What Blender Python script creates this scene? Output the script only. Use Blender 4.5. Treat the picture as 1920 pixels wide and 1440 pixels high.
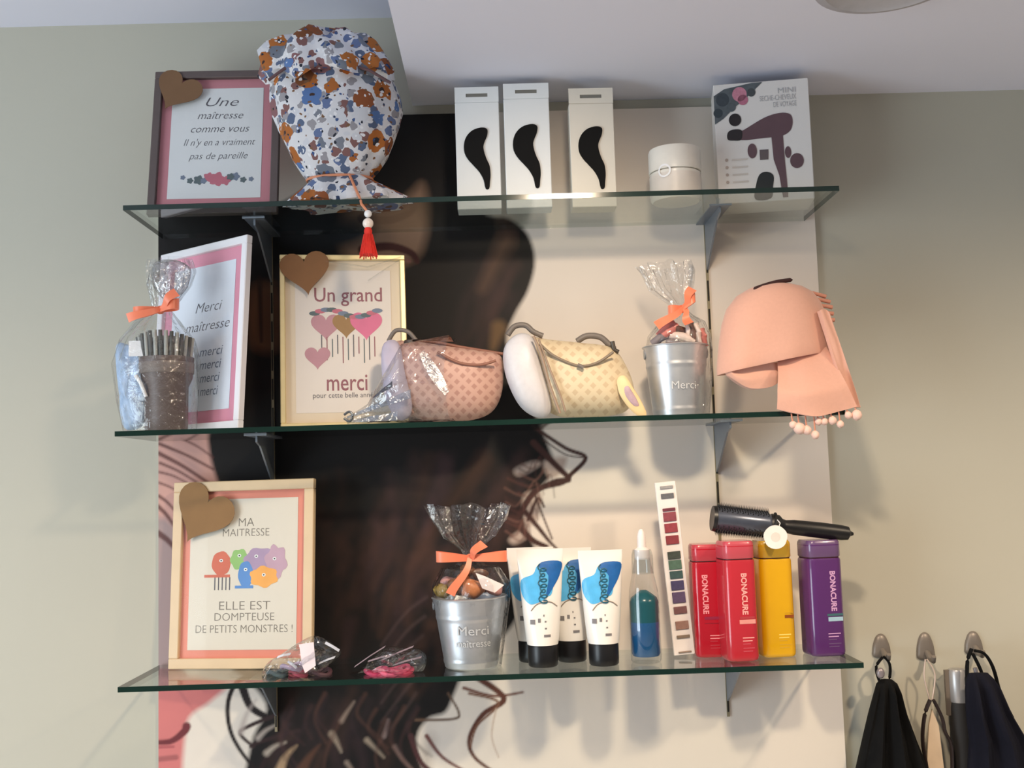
import bpy, bmesh, math, random
import numpy as np
from mathutils import Vector, Matrix, noise
random.seed(7)
for o in list(bpy.data.objects): bpy.data.objects.remove(o)
SC = bpy.context.scene
COL = SC.collection
# ------------------------------------------------------------------ camera
W, H = 1920, 1440
F, PITCH, ROLL, YAW = 2009.9, 0.0917, 0.0307, 0.0126
ZB = 1.25                                   # height of the lowest shelf above the floor
CAM = Vector((0.5781, -1.8475, 0.2911 + ZB))
FW = Vector((math.sin(YAW)*math.cos(PITCH), math.cos(YAW)*math.cos(PITCH), math.sin(PITCH)))
_r = Vector((math.cos(YAW), -math.sin(YAW), 0)); _u = _r.cross(FW)
RT = _r*math.cos(ROLL) - _u*math.sin(ROLL)
UP = _r*math.sin(ROLL) + _u*math.cos(ROLL)
cd = bpy.data.cameras.new('camera'); cam = bpy.data.objects.new('camera', cd); COL.objects.link(cam)
cd.sensor_width = 36; cd.sensor_fit = 'HORIZONTAL'; cd.lens = F/W*36; cd.clip_start = 0.02
m = Matrix((RT, UP, -FW)).transposed().to_4x4(); m.translation = CAM; cam.matrix_world = m
SC.camera = cam
# ------------------------------------------------------------------ world, lights, exposure
SC.view_settings.view_transform = 'Standard'; SC.view_settings.look = 'None'
SC.view_settings.exposure = 0.0; SC.view_settings.gamma = 1.0; SC.view_settings.use_curve_mapping = False
wd = bpy.data.worlds.new('world'); SC.world = wd; wd.use_nodes = True
wd.node_tree.nodes['Background'].inputs[0].default_value = (0.93, 0.96, 1.0, 1)
wd.node_tree.nodes['Background'].inputs[1].default_value = 0.2
def area(name, loc, target, sx, sy, power, col, spread=180):
    l = bpy.data.lights.new(name, 'AREA'); l.shape = 'RECTANGLE'; l.size = sx; l.size_y = sy
    l.energy = power; l.color = col; l.spread = math.radians(spread)
    o = bpy.data.objects.new(name, l); COL.objects.link(o); o.location = loc
    o.rotation_euler = (Vector(target)-Vector(loc)).to_track_quat('-Z', 'Y').to_euler(); return o
area('window_daylight', (-1.75, -1.75, ZB-0.1), (0.2, 0.1, ZB+0.42), 1.2, 1.7, 47, (0.80, 0.92, 1.0))
def downlight(x, y, power):
    l = bpy.data.lights.new('downlight', 'SPOT'); l.energy = power; l.color = (1.0, 0.79, 0.56); l.shadow_soft_size = 0.05
    l.spot_size = math.radians(170); l.spot_blend = 1.0
    o = bpy.data.objects.new('downlight', l); COL.objects.link(o); o.location = (x, y, ZB+0.955)
sp = bpy.data.lights.new('shelf_spotlight', 'SPOT'); sp.energy = 18; sp.color = (1.0, 0.80, 0.58); sp.shadow_soft_size = 0.05; sp.spot_size = math.radians(54); sp.spot_blend = 1.0
spo = bpy.data.objects.new('shelf_spotlight', sp); COL.objects.link(spo); spo.location = (0.72, -0.98, ZB+0.93)
spo.rotation_euler = (Vector((0.66, 0, ZB+0.52))-spo.location).to_track_quat('-Z', 'Y').to_euler()
downlight(0.76, -0.98, 88); downlight(1.78, -0.98, 108); downlight(-0.75, -1.1, 40)

# ------------------------------------------------------------------ helpers
def proj(P):
    d = Vector(P)-CAM; z = d.dot(FW)
    return (W/2+F*d.dot(RT)/z, H/2-F*d.dot(UP)/z)
def at(px, py, Y):
    d = FW*F + RT*(px-W/2) - UP*(py-H/2)
    return CAM + d*((Y-CAM.y)/d.y)
def onx(px, Y, z):
    a = -1.0; b = 3.0
    for _ in range(50):
        c = (a+b)/2
        if proj((c, Y, z))[0] < px: a = c
        else: b = c
    return a
def S(Y): return (Y-CAM.y)/F               # metres per pixel at depth Y
def lin(c):
    out = []
    for v in c[:3]:
        v = v/255.0; out.append(v/12.92 if v <= 0.04045 else ((v+0.055)/1.055)**2.4)
    return tuple(out)+(1.0,)
MATS = {}
def mat(name, rgb, rough=0.5, metal=0.0, var=0.12, scale=40.0, bump=0.0, spec=0.5, trans=0.0, coat=0.0, sheen=0.0, alpha=1.0):
    if name in MATS: return MATS[name]
    M = bpy.data.materials.new(name); M.use_nodes = True; nt = M.node_tree; b = nt.nodes['Principled BSDF']
    c = lin(rgb)
    tc = nt.nodes.new('ShaderNodeTexCoord'); nz = nt.nodes.new('ShaderNodeTexNoise')
    nz.inputs['Scale'].default_value = scale; nz.inputs['Detail'].default_value = 4
    nt.links.new(tc.outputs['Object'], nz.inputs['Vector'])
    mx = nt.nodes.new('ShaderNodeMix'); mx.data_type = 'RGBA'
    mx.inputs['A'].default_value = tuple(v*(1-var) for v in c[:3])+(1,)
    mx.inputs['B'].default_value = tuple(min(1, v*(1+var)) for v in c[:3])+(1,)
    nt.links.new(nz.outputs['Fac'], mx.inputs['Factor']); nt.links.new(mx.outputs['Result'], b.inputs['Base Color'])
    b.inputs['Roughness'].default_value = rough; b.inputs['Metallic'].default_value = metal
    b.inputs['Specular IOR Level'].default_value = spec; b.inputs['Transmission Weight'].default_value = trans
    b.inputs['Coat Weight'].default_value = coat; b.inputs['Sheen Weight'].default_value = sheen
    b.inputs['Alpha'].default_value = alpha
    if bump:
        bp = nt.nodes.new('ShaderNodeBump'); bp.inputs['Strength'].default_value = bump; bp.inputs['Distance'].default_value = 0.002
        nt.links.new(nz.outputs['Fac'], bp.inputs['Height']); nt.links.new(bp.outputs['Normal'], b.inputs['Normal'])
    MATS[name] = M; return M
def film(name, tint=(1, 1, 1), ior=1.5, rough=0.05, gain=1.6, base=0.02, bump=0.0, bscale=60):
    """thin clear plastic / glass: tinted see-through plus Fresnel gloss"""
    if name in MATS: return MATS[name]
    M = bpy.data.materials.new(name); M.use_nodes = True; nt = M.node_tree; nt.nodes.clear()
    out = nt.nodes.new('ShaderNodeOutputMaterial'); mx = nt.nodes.new('ShaderNodeMixShader')
    tr = nt.nodes.new('ShaderNodeBsdfTransparent'); gl = nt.nodes.new('ShaderNodeBsdfGlossy'); fr = nt.nodes.new('ShaderNodeLayerWeight'); fr.inputs['Blend'].default_value = 0.5
    pw = nt.nodes.new('ShaderNodeMath'); pw.operation = 'POWER'; pw.inputs[1].default_value = 5.0; nt.links.new(fr.outputs['Facing'], pw.inputs[0])
    f0 = ((ior-1)/(ior+1))**2
    mt = nt.nodes.new('ShaderNodeMath'); mt.operation = 'MULTIPLY_ADD'; mt.use_clamp = True
    tr.inputs[0].default_value = tuple(tint)+(1,); gl.inputs['Roughness'].default_value = rough
    mt.inputs[1].default_value = gain*(1-f0); mt.inputs[2].default_value = base+gain*f0
    nt.links.new(pw.outputs[0], mt.inputs[0]); nt.links.new(mt.outputs[0], mx.inputs[0])
    nt.links.new(tr.outputs[0], mx.inputs[1]); nt.links.new(gl.outputs[0], mx.inputs[2]); nt.links.new(mx.outputs[0], out.inputs[0])
    if bump:
        tc = nt.nodes.new('ShaderNodeTexCoord'); nz = nt.nodes.new('ShaderNodeTexNoise'); nz.inputs['Scale'].default_value = bscale
        nz.inputs['Detail'].default_value = 3; nz.inputs['Distortion'].default_value = 1.0
        bp = nt.nodes.new('ShaderNodeBump'); bp.inputs['Strength'].default_value = bump; bp.inputs['Distance'].default_value = 0.006
        nt.links.new(tc.outputs['Object'], nz.inputs['Vector']); nt.links.new(nz.outputs['Fac'], bp.inputs['Height'])
        for n in (gl, fr): nt.links.new(bp.outputs['Normal'], n.inputs['Normal'])
    MATS[name] = M; return M

class MB:
    def __init__(s): s.v = []; s.f = []; s.mi = []
    def add(s, vs, fs, mi=0):
        o = len(s.v); s.v += [tuple(v) for v in vs]; s.f += [tuple(i+o for i in f) for f in fs]; s.mi += [mi]*len(fs); return s
    def box(s, a, b, mi=0):
        x0, y0, z0 = a; x1, y1, z1 = b
        vs = [(x0,y0,z0),(x1,y0,z0),(x1,y1,z0),(x0,y1,z0),(x0,y0,z1),(x1,y0,z1),(x1,y1,z1),(x0,y1,z1)]
        return s.add(vs, [(0,3,2,1),(4,5,6,7),(0,1,5,4),(1,2,6,5),(2,3,7,6),(3,0,4,7)], mi)
    def prism(s, pts, y0, y1, mi=0):
        """polygon in local x,z extruded from y0 (front) to y1 (back)"""
        n = len(pts); vs = [(p[0], y0, p[1]) for p in pts]+[(p[0], y1, p[1]) for p in pts]
        fs = [tuple(range(n)), tuple(range(2*n-1, n-1, -1))]+[(i, (i+1) % n+n-n+((i+1) % n)*0, (i+1) % n+n, i+n)[:4] for i in range(n)]
        fs = fs[:2]+[(i, i+n, (i+1) % n+n, (i+1) % n) for i in range(n)]
        return s.add(vs, fs, mi)
    def loft(s, rings, cap0=True, cap1=True, closed=True, mi=0):
        n = len(rings[0]); vs = [p for r in rings for p in r]; fs = []
        for k in range(len(rings)-1):
            for i in range(n if closed else n-1):
                j = (i+1) % n; fs.append((k*n+i, k*n+j, (k+1)*n+j, (k+1)*n+i))
        if cap0: fs.append(tuple(range(n-1, -1, -1)))
        if cap1: fs.append(tuple(range((len(rings)-1)*n, len(rings)*n)))
        return s.add(vs, fs, mi)
    def lathe(s, prof, n=32, cx=0, cy=0, cap0=True, cap1=True, mi=0):
        rings = [[(cx+r*math.cos(2*math.pi*i/n), cy+r*math.sin(2*math.pi*i/n), z) for i in range(n)] for r, z in prof]
        return s.loft(rings, cap0, cap1, True, mi)
    def tube(s, pts, r, n=8, mi=0, cap=True, flat=1.0):
        pts = [Vector(p) for p in pts]; rings = []; up = Vector((0, 0, 1))
        for i, p in enumerate(pts):
            t = (pts[min(i+1, len(pts)-1)]-pts[max(i-1, 0)]).normalized()
            a = t.cross(up) if abs(t.dot(up)) < 0.95 else t.cross(Vector((1, 0, 0)))
            a.normalize(); b = a.cross(t).normalized(); rr = r[i] if isinstance(r, (list, tuple)) else r
            rings.append([p+a*rr*math.cos(2*math.pi*k/n)+b*rr*flat*math.sin(2*math.pi*k/n) for k in range(n)])
        return s.loft(rings, cap, cap, True, mi)
    def strip(s, pts, wvec, th=0.0006, mi=0):
        """ribbon: centre points with width vectors"""
        pts = [Vector(p) for p in pts]; rings = []
        for i, p in enumerate(pts):
            t = (pts[min(i+1, len(pts)-1)]-pts[max(i-1, 0)]).normalized()
            w = Vector(wvec[i] if isinstance(wvec, list) else wvec); nrm = t.cross(w).normalized()*th
            rings.append([p-w-nrm, p+w-nrm, p+w+nrm, p-w+nrm])
        return s.loft(rings, True, True, True, mi)
    def pillow(s, outline, T, cx, cz, y0=0.0, rings=8, back=1.0, power=0.5, mi=0, bulge=None):
        """closed star-convex outline (x,z) puffed up to thickness T towards the viewer and back*T behind"""
        n = len(outline); vs = []; fs = []
        def ring(sc, d, sign):
            out = []
            for (x, z) in outline:
                X = cx+(x-cx)*sc; Z = cz+(z-cz)*sc; dd = d
                if bulge: dd = d*bulge(X, Z)
                out.append((X, y0+sign*dd, Z))
            return out
        scs = [1-(k/rings)**1.6 for k in range(rings)]
        fr = [ring(sc, T*(1-sc**2.4)**power, -1) for sc in scs]; bk = [ring(sc, T*back*(1-sc**2.4)**power, 1) for sc in scs[1:]]
        allr = bk[::-1]+fr; s.loft(allr, True, True, True, mi); return s
    def build(s, name, mats, parent=None, smooth=None, fn=None):
        me = bpy.data.meshes.new(name); vs = [fn(v) for v in s.v] if fn else s.v
        me.from_pydata([tuple(v) for v in vs], [], s.f)
        for M in (mats if isinstance(mats, (list, tuple)) else [mats]): me.materials.append(M)
        me.polygons.foreach_set('material_index', s.mi); me.update()
        bm = bmesh.new(); bm.from_mesh(me); bmesh.ops.recalc_face_normals(bm, faces=bm.faces); bm.to_mesh(me); bm.free()
        if smooth is not None:
            me.polygons.foreach_set('use_smooth', [True]*len(me.polygons)); me.set_sharp_from_angle(angle=math.radians(smooth))
        o = bpy.data.objects.new(name, me); COL.objects.link(o)
        if parent is not None: o.parent = parent
        return o
def bevel(o, w, seg=2):
    me = o.data; bm = bmesh.new(); bm.from_mesh(me)
    bmesh.ops.bevel(bm, geom=list(bm.edges), offset=w, segments=seg, affect='EDGES', profile=0.5, clamp_overlap=True)
    bm.to_mesh(me); bm.free(); me.polygons.foreach_set('use_smooth', [True]*len(me.polygons)); me.set_sharp_from_angle(angle=math.radians(35)); return o
def thing(name, label, cat, loc=(0, 0, 0), rot=(0, 0, 0), group=None):
    o = bpy.data.objects.new(name, None); COL.objects.link(o); o.location = loc; o.rotation_euler = rot
    o.empty_display_size = 0.02; return tag(o, label, cat, group)
def tag(o, label, cat, group=None):
    o['label'] = label; o['category'] = cat
    if group: o['group'] = group
    return o
def structure(o, label=None):
    o['kind'] = 'structure'
    if label: o['label'] = label
    return o
def text(body, size, M, parent, loc, name='lettering', align='CENTER', shear=0.0, rotz=0, bold=0.0, fn=None, sx=1.0, fit=None):
    """flat lettering lying on the local x,z plane facing -y; rotz turns it within that plane"""
    c = bpy.data.curves.new('t', 'FONT'); c.body = body; c.size = size; c.align_x = align; c.align_y = 'CENTER'
    c.shear = shear; c.offset = bold; c.resolution_u = 3
    t = bpy.data.objects.new('t', c); COL.objects.link(t)
    dg = bpy.context.evaluated_depsgraph_get(); me = bpy.data.meshes.new_from_object(t.evaluated_get(dg))
    bpy.data.objects.remove(t); me.name = name
    cs, sn = math.cos(rotz), math.sin(rotz); vs = [v.co.copy() for v in me.vertices]
    if fit and vs:
        w = max(v.x for v in vs)-min(v.x for v in vs); sx = fit/w if w else 1
    for v, q in zip(me.vertices, vs):
        x, z = q.x*sx, q.y; v.co = Vector((loc[0]+x*cs-z*sn, loc[1], loc[2]+x*sn+z*cs))
    if fn:                                   # cut finely so the lettering follows a curved surface
        bm = bmesh.new(); bm.from_mesh(me)
        for q in np.arange(-.06, .06, .003): bmesh.ops.bisect_plane(bm, geom=bm.verts[:]+bm.edges[:]+bm.faces[:], plane_co=(q, 0, 0), plane_no=(1, 0, 0))
        for v in bm.verts: v.co = fn(v.co)
        bm.to_mesh(me); bm.free()
    me.materials.clear(); me.materials.append(M)
    o = bpy.data.objects.new(name, me); COL.objects.link(o); o.parent = parent; return o
def smoothline(pts, n=8, closed=False):
    P = [np.array(p, float) for p in pts]; out = []; m_ = len(P)
    for i in range(m_ if closed else m_-1):
        g = lambda k: P[k % m_] if closed else P[min(max(k, 0), m_-1)]
        a, b, c, d = g(i-1), g(i), g(i+1), g(i+2)
        for k in range(n):
            t = k/n; out.append(0.5*((2*b)+(-a+c)*t+(2*a-5*b+4*c-d)*t*t+(-a+3*b-3*c+d)*t**3))
    if not closed: out.append(P[-1])
    return [tuple(p) for p in out]
def nz3(x, y, z): return noise.noise(Vector((x, y, z)))

# ------------------------------------------------------------------ materials shared
M_wall = mat('sage_wall_paint', (186, 183, 169), 0.85, var=0.03, scale=3, spec=0.2)
M_ceil = mat('white_ceiling_paint', (222, 224, 238), 0.9, var=0.02, scale=3, spec=0.2)
M_floor = mat('grey_floor_tile', (205, 200, 196), 0.5, var=0.08, scale=2)
M_white = mat('white_card', (232, 232, 232), 0.45, var=0.02)
M_black = mat('black_plastic', (22, 21, 23), 0.35, var=0.2)
M_zinc = mat('galvanised_zinc', (205, 208, 212), 0.36, 0.8, var=0.14, scale=55, bump=0.05)
M_steel = mat('grey_bracket_metal', (128, 136, 146), 0.38, 0.55, var=0.08)
M_kraft = mat('kraft_paper', (133, 98, 62), 0.8, var=0.15, scale=90)
M_orange = mat('coral_orange_ribbon', (238, 128, 92), 0.4, var=0.1, sheen=0.3)
M_cello = film('clear_cellophane', (0.965, 0.97, 0.975), 1.45, 0.06, 1.5, 0.03, 0.6, 70)
M_pane = film('framed_glazing', (0.985, 0.99, 0.985), 1.18, 0.03, 0.6, 0.0)
M_ink = mat('grey_print_ink', (92, 88, 96), 0.6, var=0.05)

# ------------------------------------------------------------------ room shell
T_Z, M_Z, B_Z = 0.7367+ZB, 0.3839+ZB, ZB    # mid-height of the three glass sheets
PL, PR = -0.0085, 1.1433
ZSOF = 0.9647+ZB; XSOF = 0.4401
ZHI = at(300, 44, 0.01).z
b = MB(); b.box((-3.2, 0.01, 0), (3.6, 0.13, ZHI+0.15)); structure(b.build('wall_back', M_wall), 'sage green painted wall behind the shelves')
b = MB(); b.box((-3.2, -4.2, -0.06), (3.6, 0.13, 0)); structure(b.build('floor', M_floor), 'grey floor')
b = MB(); b.box((-3.2, -4.2, ZHI), (XSOF, 0.01, ZHI+0.12)); structure(b.build('ceiling', M_ceil), 'higher white ceiling on the left')
b = MB(); b.box((XSOF, -4.2, ZSOF), (3.6, 0.01, ZHI+0.12)); structure(b.build('ceiling', M_ceil), 'lowered white ceiling above the shelves')
# round ceiling fitting, cut by the top of the frame
pc = at(1615, 14, -0.3)
def ceil_pt(px, py):
    d = FW*F + RT*(px-W/2) - UP*(py-H/2); return CAM+d*((ZSOF-CAM.z)/d.z)
pe = ceil_pt(1618, 14)
t = thing('ceiling_fitting', 'round grey fitting on the lowered ceiling at the upper right', 'ceiling fitting', (pe.x, pe.y-0.105, ZSOF))
b = MB(); b.lathe([(0.104, 0), (0.105, -0.003), (0.1, -0.012), (0.086, -0.016)], 48, cap0=False, cap1=False); b.build('rim', mat('fitting_grey', (168, 166, 172), 0.6), t, 40)
b = MB(); b.lathe([(0.086, -0.016), (0.08, -0.012), (0.02, -0.012)], 48, cap0=False); b.build('cover', mat('fitting_cover', (176, 174, 178), 0.5), t, 40)

# ------------------------------------------------------------------ printed panel (hair photograph)
NX, NZ = 500, 520
ztop = at(800, 214, 0).z; zbot = at(800, 1530, 0).z
gx = np.linspace(PL, PR, NX); gz = np.linspace(zbot, ztop, NZ)
GX, GZ = np.meshgrid(gx, gz)
dx = GX-CAM.x; dy = 0-CAM.y; dz = GZ-CAM.z
zc = dx*FW.x+dy*FW.y+dz*FW.z
PXg = W/2+F*(dx*RT.x+dy*RT.y+dz*RT.z)/zc; PYg = H/2-F*(dx*UP.x+dy*UP.y+dz*UP.z)/zc
IMG = np.zeros((NZ, NX, 3)); IMG[:] = lin((224, 214, 203))[:3]
rng = np.random.default_rng(4)
def L3(c): return np.array(lin(c)[:3])
def blend(alpha, col): 
    global IMG
    IMG = IMG*(1-alpha[..., None])+np.asarray(col)*alpha[..., None]
def segdist(pts, wpts=None):
    best = np.full(PXg.shape, 1e9); wbest = np.zeros(PXg.shape)
    for i in range(len(pts)-1):
        ax, ay = pts[i]; bx, by = pts[i+1]; ex, ey = bx-ax, by-ay; L = ex*ex+ey*ey+1e-9
        tt = np.clip(((PXg-ax)*ex+(PYg-ay)*ey)/L, 0, 1); d = np.hypot(PXg-ax-tt*ex, PYg-ay-tt*ey)
        if wpts is not None:
            w_ = wpts[i]+(wpts[i+1]-wpts[i])*tt; q = d-w_; 
            m_ = q < best; best = np.where(m_, q, best)
        else: best = np.minimum(best, d)
    return best
def inside(poly):
    c = np.zeros(PXg.shape, bool); n = len(poly)
    for i in range(n):
        x0, y0 = poly[i]; x1, y1 = poly[(i+1) % n]
        if y0 == y1: continue
        cr = ((y0 > PYg) != (y1 > PYg)) & (PXg < (x1-x0)*(PYg-y0)/(y1-y0)+x0); c ^= cr
    return c
def paint(poly, col, soft=5, sm=True, alpha=1.0):
    p = smoothline(poly, 5, True) if sm else poly
    d = segdist(list(p)+[p[0]]); d = np.where(inside(p), -d, d)
    a = np.clip(0.5-d/(2*soft), 0, 1); blend(a*alpha, L3(col))
def stroke(pts, w0, w1, col, alpha=1.0, soft=2.0, sm=True):
    p = smoothline(pts, 6) if sm else pts
    xs = [q[0] for q in p]; ys = [q[1] for q in p]
    ws = list(np.linspace(w0, w1, len(p)))
    global PXg, PYg, IMG
    x0, x1, y0, y1 = min(xs)-25, max(xs)+25, min(ys)-25, max(ys)+25
    msk = (PXg > x0) & (PXg < x1) & (PYg > y0) & (PYg < y1)
    if not msk.any(): return
    r = np.where(msk.any(1))[0]; c = np.where(msk.any(0))[0]; sl = (slice(r[0], r[-1]+1), slice(c[0], c[-1]+1))
    fx, fy, fi = PXg, PYg, IMG; PXg, PYg, IMG = fx[sl], fy[sl], fi[sl]
    d = segdist(p, ws); a = np.clip(0.5-d/(2*soft), 0, 1)*alpha
    IMG = IMG*(1-a[..., None])+L3(col)*a[..., None]; fi[sl] = IMG; PXg, PYg, IMG = fx, fy, fi
HAIR = (22, 19, 19)
# clothing and hand on the left
paint([(280, 800), (420, 800), (430, 880), (400, 960), (360, 1010), (280, 1020)], (205, 160, 150), 6)
paint([(280, 1000), (330, 990), (345, 1100), (340, 1260), (280, 1280)], (170, 148, 146), 8)
paint([(280, 1258), (340, 1256), (352, 1272), (345, 1290), (280, 1292)], (140, 34, 44), 4)
paint([(280, 1288), (420, 1280), (395, 1315), (355, 1345), (345, 1400), (330, 1540), (280, 1540)], (205, 120, 118), 6)
stroke([(285, 1392), (320, 1390), (345, 1372), (350, 1362)], 4, 8, (110, 50, 55))
stroke([(285, 1402), (325, 1400)], 2, 2, (160, 80, 85))
stroke([(285, 1425), (330, 1420)], 5, 5, (165, 95, 95))
# dark dress and hair body
body = [(280, 420), (300, 400), (500, 390), (640, 300), (720, 200), (790, 200), (862, 205), (885, 300), (905, 395), (955, 410), (990, 440), (1003, 490),
        (990, 545), (965, 590), (950, 640), (975, 720), (1005, 780), (1030, 840), (1040, 880), (1005, 925), (985, 960), (990, 1000), (1005, 1040), (985, 1120),
        (955, 1180), (915, 1215), (870, 1262), (852, 1300), (835, 1335), (800, 1350), (780, 1400), (795, 1540), (480, 1540), (470, 1400), (500, 1330),
        (470, 1280), (430, 1240), (400, 1100), (420, 960), (395, 860), (380, 760), (330, 600), (285, 500)]
paint(body, HAIR, 5)
# face behind the hair, cheek and lip
paint([(650, 400), (740, 385), (772, 360), (793, 345), (803, 395), (797, 450), (775, 487), (700, 500), (640, 470)], (142, 112, 92), 12)
paint([(560, 395), (680, 395), (700, 430), (660, 460), (580, 465), (520, 440)], (40, 44, 48), 14)
stroke([(680, 468), (730, 462), (770, 474), (782, 490)], 9, 5, (72, 38, 36))
stroke([(690, 484), (735, 482), (768, 490)], 5, 3, (150, 104, 98), 0.7)
paint([(470, 545), (520, 540), (525, 640), (500, 660), (472, 640)], (98, 66, 46), 12)
stroke([(487, 520), (490, 640)], 5, 3, (40, 26, 22), 0.7)
# soft brown sheen in the hair
def sheen(n, xr, yr, dirx, diry, cols, lw=(3, 8), length=(60, 150), al=(0.1, 0.4)):
    for _ in range(n):
        x = rng.uniform(*xr); y = rng.uniform(*yr); L = rng.uniform(*length); cx = rng.uniform(-30, 30)
        p = [(x, y), (x+dirx*L*.5+cx, y+diry*L*.5), (x+dirx*L, y+diry*L)]
        w = rng.uniform(*lw)*1.5; stroke(p, w, 2, cols[rng.integers(len(cols))], rng.uniform(*al)*.52, soft=11)
BR = [(92, 62, 48), (74, 50, 42), (60, 44, 46), (84, 58, 60)]
sheen(24, (880, 975), (430, 560), -0.35, 1, BR, al=(0.12, 0.38))
stroke([(950, 450), (925, 500), (905, 540)], 16, 6, (108, 80, 62), 0.5, soft=14)
stroke([(935, 615), (925, 650)], 14, 6, (120, 92, 60), 0.7, soft=8)
sheen(70, (700, 1000), (840, 1050), -0.3, 1, BR, al=(0.15, 0.5))
sheen(40, (620, 940), (1000, 1230), -0.25, 1, BR+[(110, 72, 52)], al=(0.12, 0.45))
sheen(30, (600, 820), (880, 1100), -0.2, 1, [(46, 36, 34), (66, 44, 36)], al=(0.2, 0.5))
sheen(30, (520, 820), (1290, 1420), -0.2, 1, BR, al=(0.15, 0.5))
stroke([(905, 860), (860, 925), (800, 1010), (770, 1060)], 12, 5, (92, 60, 44), 0.35, soft=14)
for k in range(6):
    y = 1060+k*36; stroke([(800-k*4, y+60), (760, y+90), (715, y+150)], 2, 1, (130, 104, 102), 0.18, soft=4)
# light windows between strands on the right fringe
for q in [[(965, 880), (1000, 865), (1012, 872), (975, 892)], [(1020, 865), (1062, 858), (1050, 890), (1030, 895)], [(985, 925), (1015, 925), (1010, 970), (990, 985), (980, 950)],
          [(955, 1010), (985, 990), (990, 1005), (965, 1020)]]:
    paint(q, (178, 158, 146), 5)
DK = (66, 42, 38)
for p, w0, w1 in [([(1000, 800), (1060, 840), (1098, 858), (1070, 890), (1055, 905), (1005, 920), (975, 965)], 3.2, 5), ([(1000, 830), (1040, 870), (1066, 895)], 6, 5),
                  ([(1020, 825), (1060, 852), (1096, 858)], 1.5, 1), ([(1066, 900), (1040, 903), (1000, 925), (970, 970)], 5, 4), ([(1020, 950), (1008, 935), (990, 975)], 2, 3),
                  ([(985, 960), (1010, 990), (1030, 1015), (1045, 1030)], 5, 2), ([(960, 970), (995, 1010), (1025, 1025)], 7, 4), ([(1000, 920), (1015, 960), (1035, 1010)], 2, 1.5)]:
    stroke(p, w0, w1, DK)
for k in range(16):
    x = 945+rng.uniform(0, 35); y = 870+k*9; L = rng.uniform(25, 60)
    stroke([(x, y), (x+L*.6, y+L*.25), (x+L, y+L*.2-rng.uniform(0, 30)), (x+L*1.15, y+L*.5)], 2.2, 0.8, [(92, 56, 50), (70, 44, 40), (120, 84, 74)][k % 3], 0.55, soft=2.5)
# curls under the lowest shelf
for p, w0, w1, c in [([(500, 1270), (450, 1275), (428, 1315), (432, 1370), (460, 1420), (500, 1460)], 5, 3, (30, 20, 20)), ([(455, 1290), (470, 1325), (500, 1345)], 8, 6, (34, 26, 26)),
                     ([(520, 1340), (470, 1360), (450, 1375), (475, 1400)], 4, 3, (52, 36, 36)), ([(560, 1370), (490, 1390), (470, 1400)], 4, 3, (50, 34, 34)), ([(560, 1390), (510, 1410), (490, 1440)], 4, 4, (44, 28, 28)),
                     ([(870, 1290), (925, 1305), (980, 1298)], 3, 2, (110, 66, 54)), ([(895, 1270), (945, 1310), (905, 1340), (880, 1385), (890, 1420), (930, 1450)], 6, 2.5, (92, 56, 46)),
                     ([(880, 1300), (935, 1318), (895, 1360), (882, 1400)], 2.5, 2, (120, 84, 66)), ([(780, 1350), (850, 1348), (860, 1335), (840, 1300)], 2.5, 2, (96, 74, 60)),
                     ([(800, 1380), (830, 1420), (880, 1450)], 4, 2, (110, 70, 66)), ([(770, 1380), (790, 1430), (830, 1460)], 5, 4, (74, 44, 46)), ([(930, 1330), (922, 1380), (935, 1420)], 1.5, 1, (190, 170, 155))]:
    stroke(p, w0, w1, c)
for p, w0, c in [([(452, 1372), (462, 1340), (480, 1312)], 8, (176, 162, 156)), ([(484, 1384), (498, 1370), (516, 1360)], 6, (190, 178, 170)), ([(500, 1412), (515, 1400), (535, 1392)], 7, (198, 184, 168)),
                 ([(522, 1450), (535, 1420), (556, 1398)], 13, (192, 160, 126)), ([(640, 1352), (650, 1336), (664, 1316)], 5, (158, 138, 126)), ([(622, 1376), (632, 1392), (640, 1410)], 7, (186, 168, 148)),
                 ([(688, 1388), (702, 1402), (720, 1420)], 6, (180, 162, 142)), ([(720, 1380), (724, 1366), (728, 1350)], 4, (166, 146, 142)), ([(562, 1450), (580, 1420), (600, 1396)], 14, (88, 58, 44)),
                 ([(650, 1430), (662, 1448), (668, 1470)], 5, (170, 150, 134)), ([(740, 1400), (756, 1425), (780, 1450)], 4, (150, 126, 120))]:
    stroke(p, w0*.8, 1, c, 0.7, soft=4)
for k in range(22):
    x = 540+rng.uniform(0, 250); y = 1300+rng.uniform(0, 60); L = rng.uniform(60, 140)
    stroke([(x, y), (x-L*.2, y+L*.5), (x+rng.uniform(-30, 30), y+L)], 3, 1, [(70, 46, 44), (92, 62, 52), (50, 36, 40)][k % 3], 0.5, soft=4)
# stripes across the pink clothing
for (x0, y0, x1, y1, w) in [(298, 815, 345, 815, 2), (298, 832, 400, 880, 3), (298, 850, 390, 905, 4), (300, 868, 370, 905, 2.5), (298, 885, 350, 905, 2), (340, 822, 400, 858, 2), (298, 930, 330, 960, 3),
                            (297, 950, 326, 985, 4), (297, 1000, 330, 1030, 6), (298, 905, 345, 930, 2)]:
    stroke([(x0, y0), ((x0+x1)/2, (y0+y1)/2-3), (x1, y1)], w, w*.7, (84, 44, 42), 0.85)
IMG = np.clip(IMG, 0, 1)
me = bpy.data.meshes.new('printed_sheet')
co = np.stack([GX, np.zeros_like(GX), GZ], -1).reshape(-1, 3)
ii = np.arange(NX*NZ).reshape(NZ, NX); fq = np.stack([ii[:-1, :-1], ii[:-1, 1:], ii[1:, 1:], ii[1:, :-1]], -1).reshape(-1, 4)
me.vertices.add(len(co)); me.vertices.foreach_set('co', co.ravel())
me.loops.add(fq.size); me.loops.foreach_set('vertex_index', fq.ravel().astype(np.int32))
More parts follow.
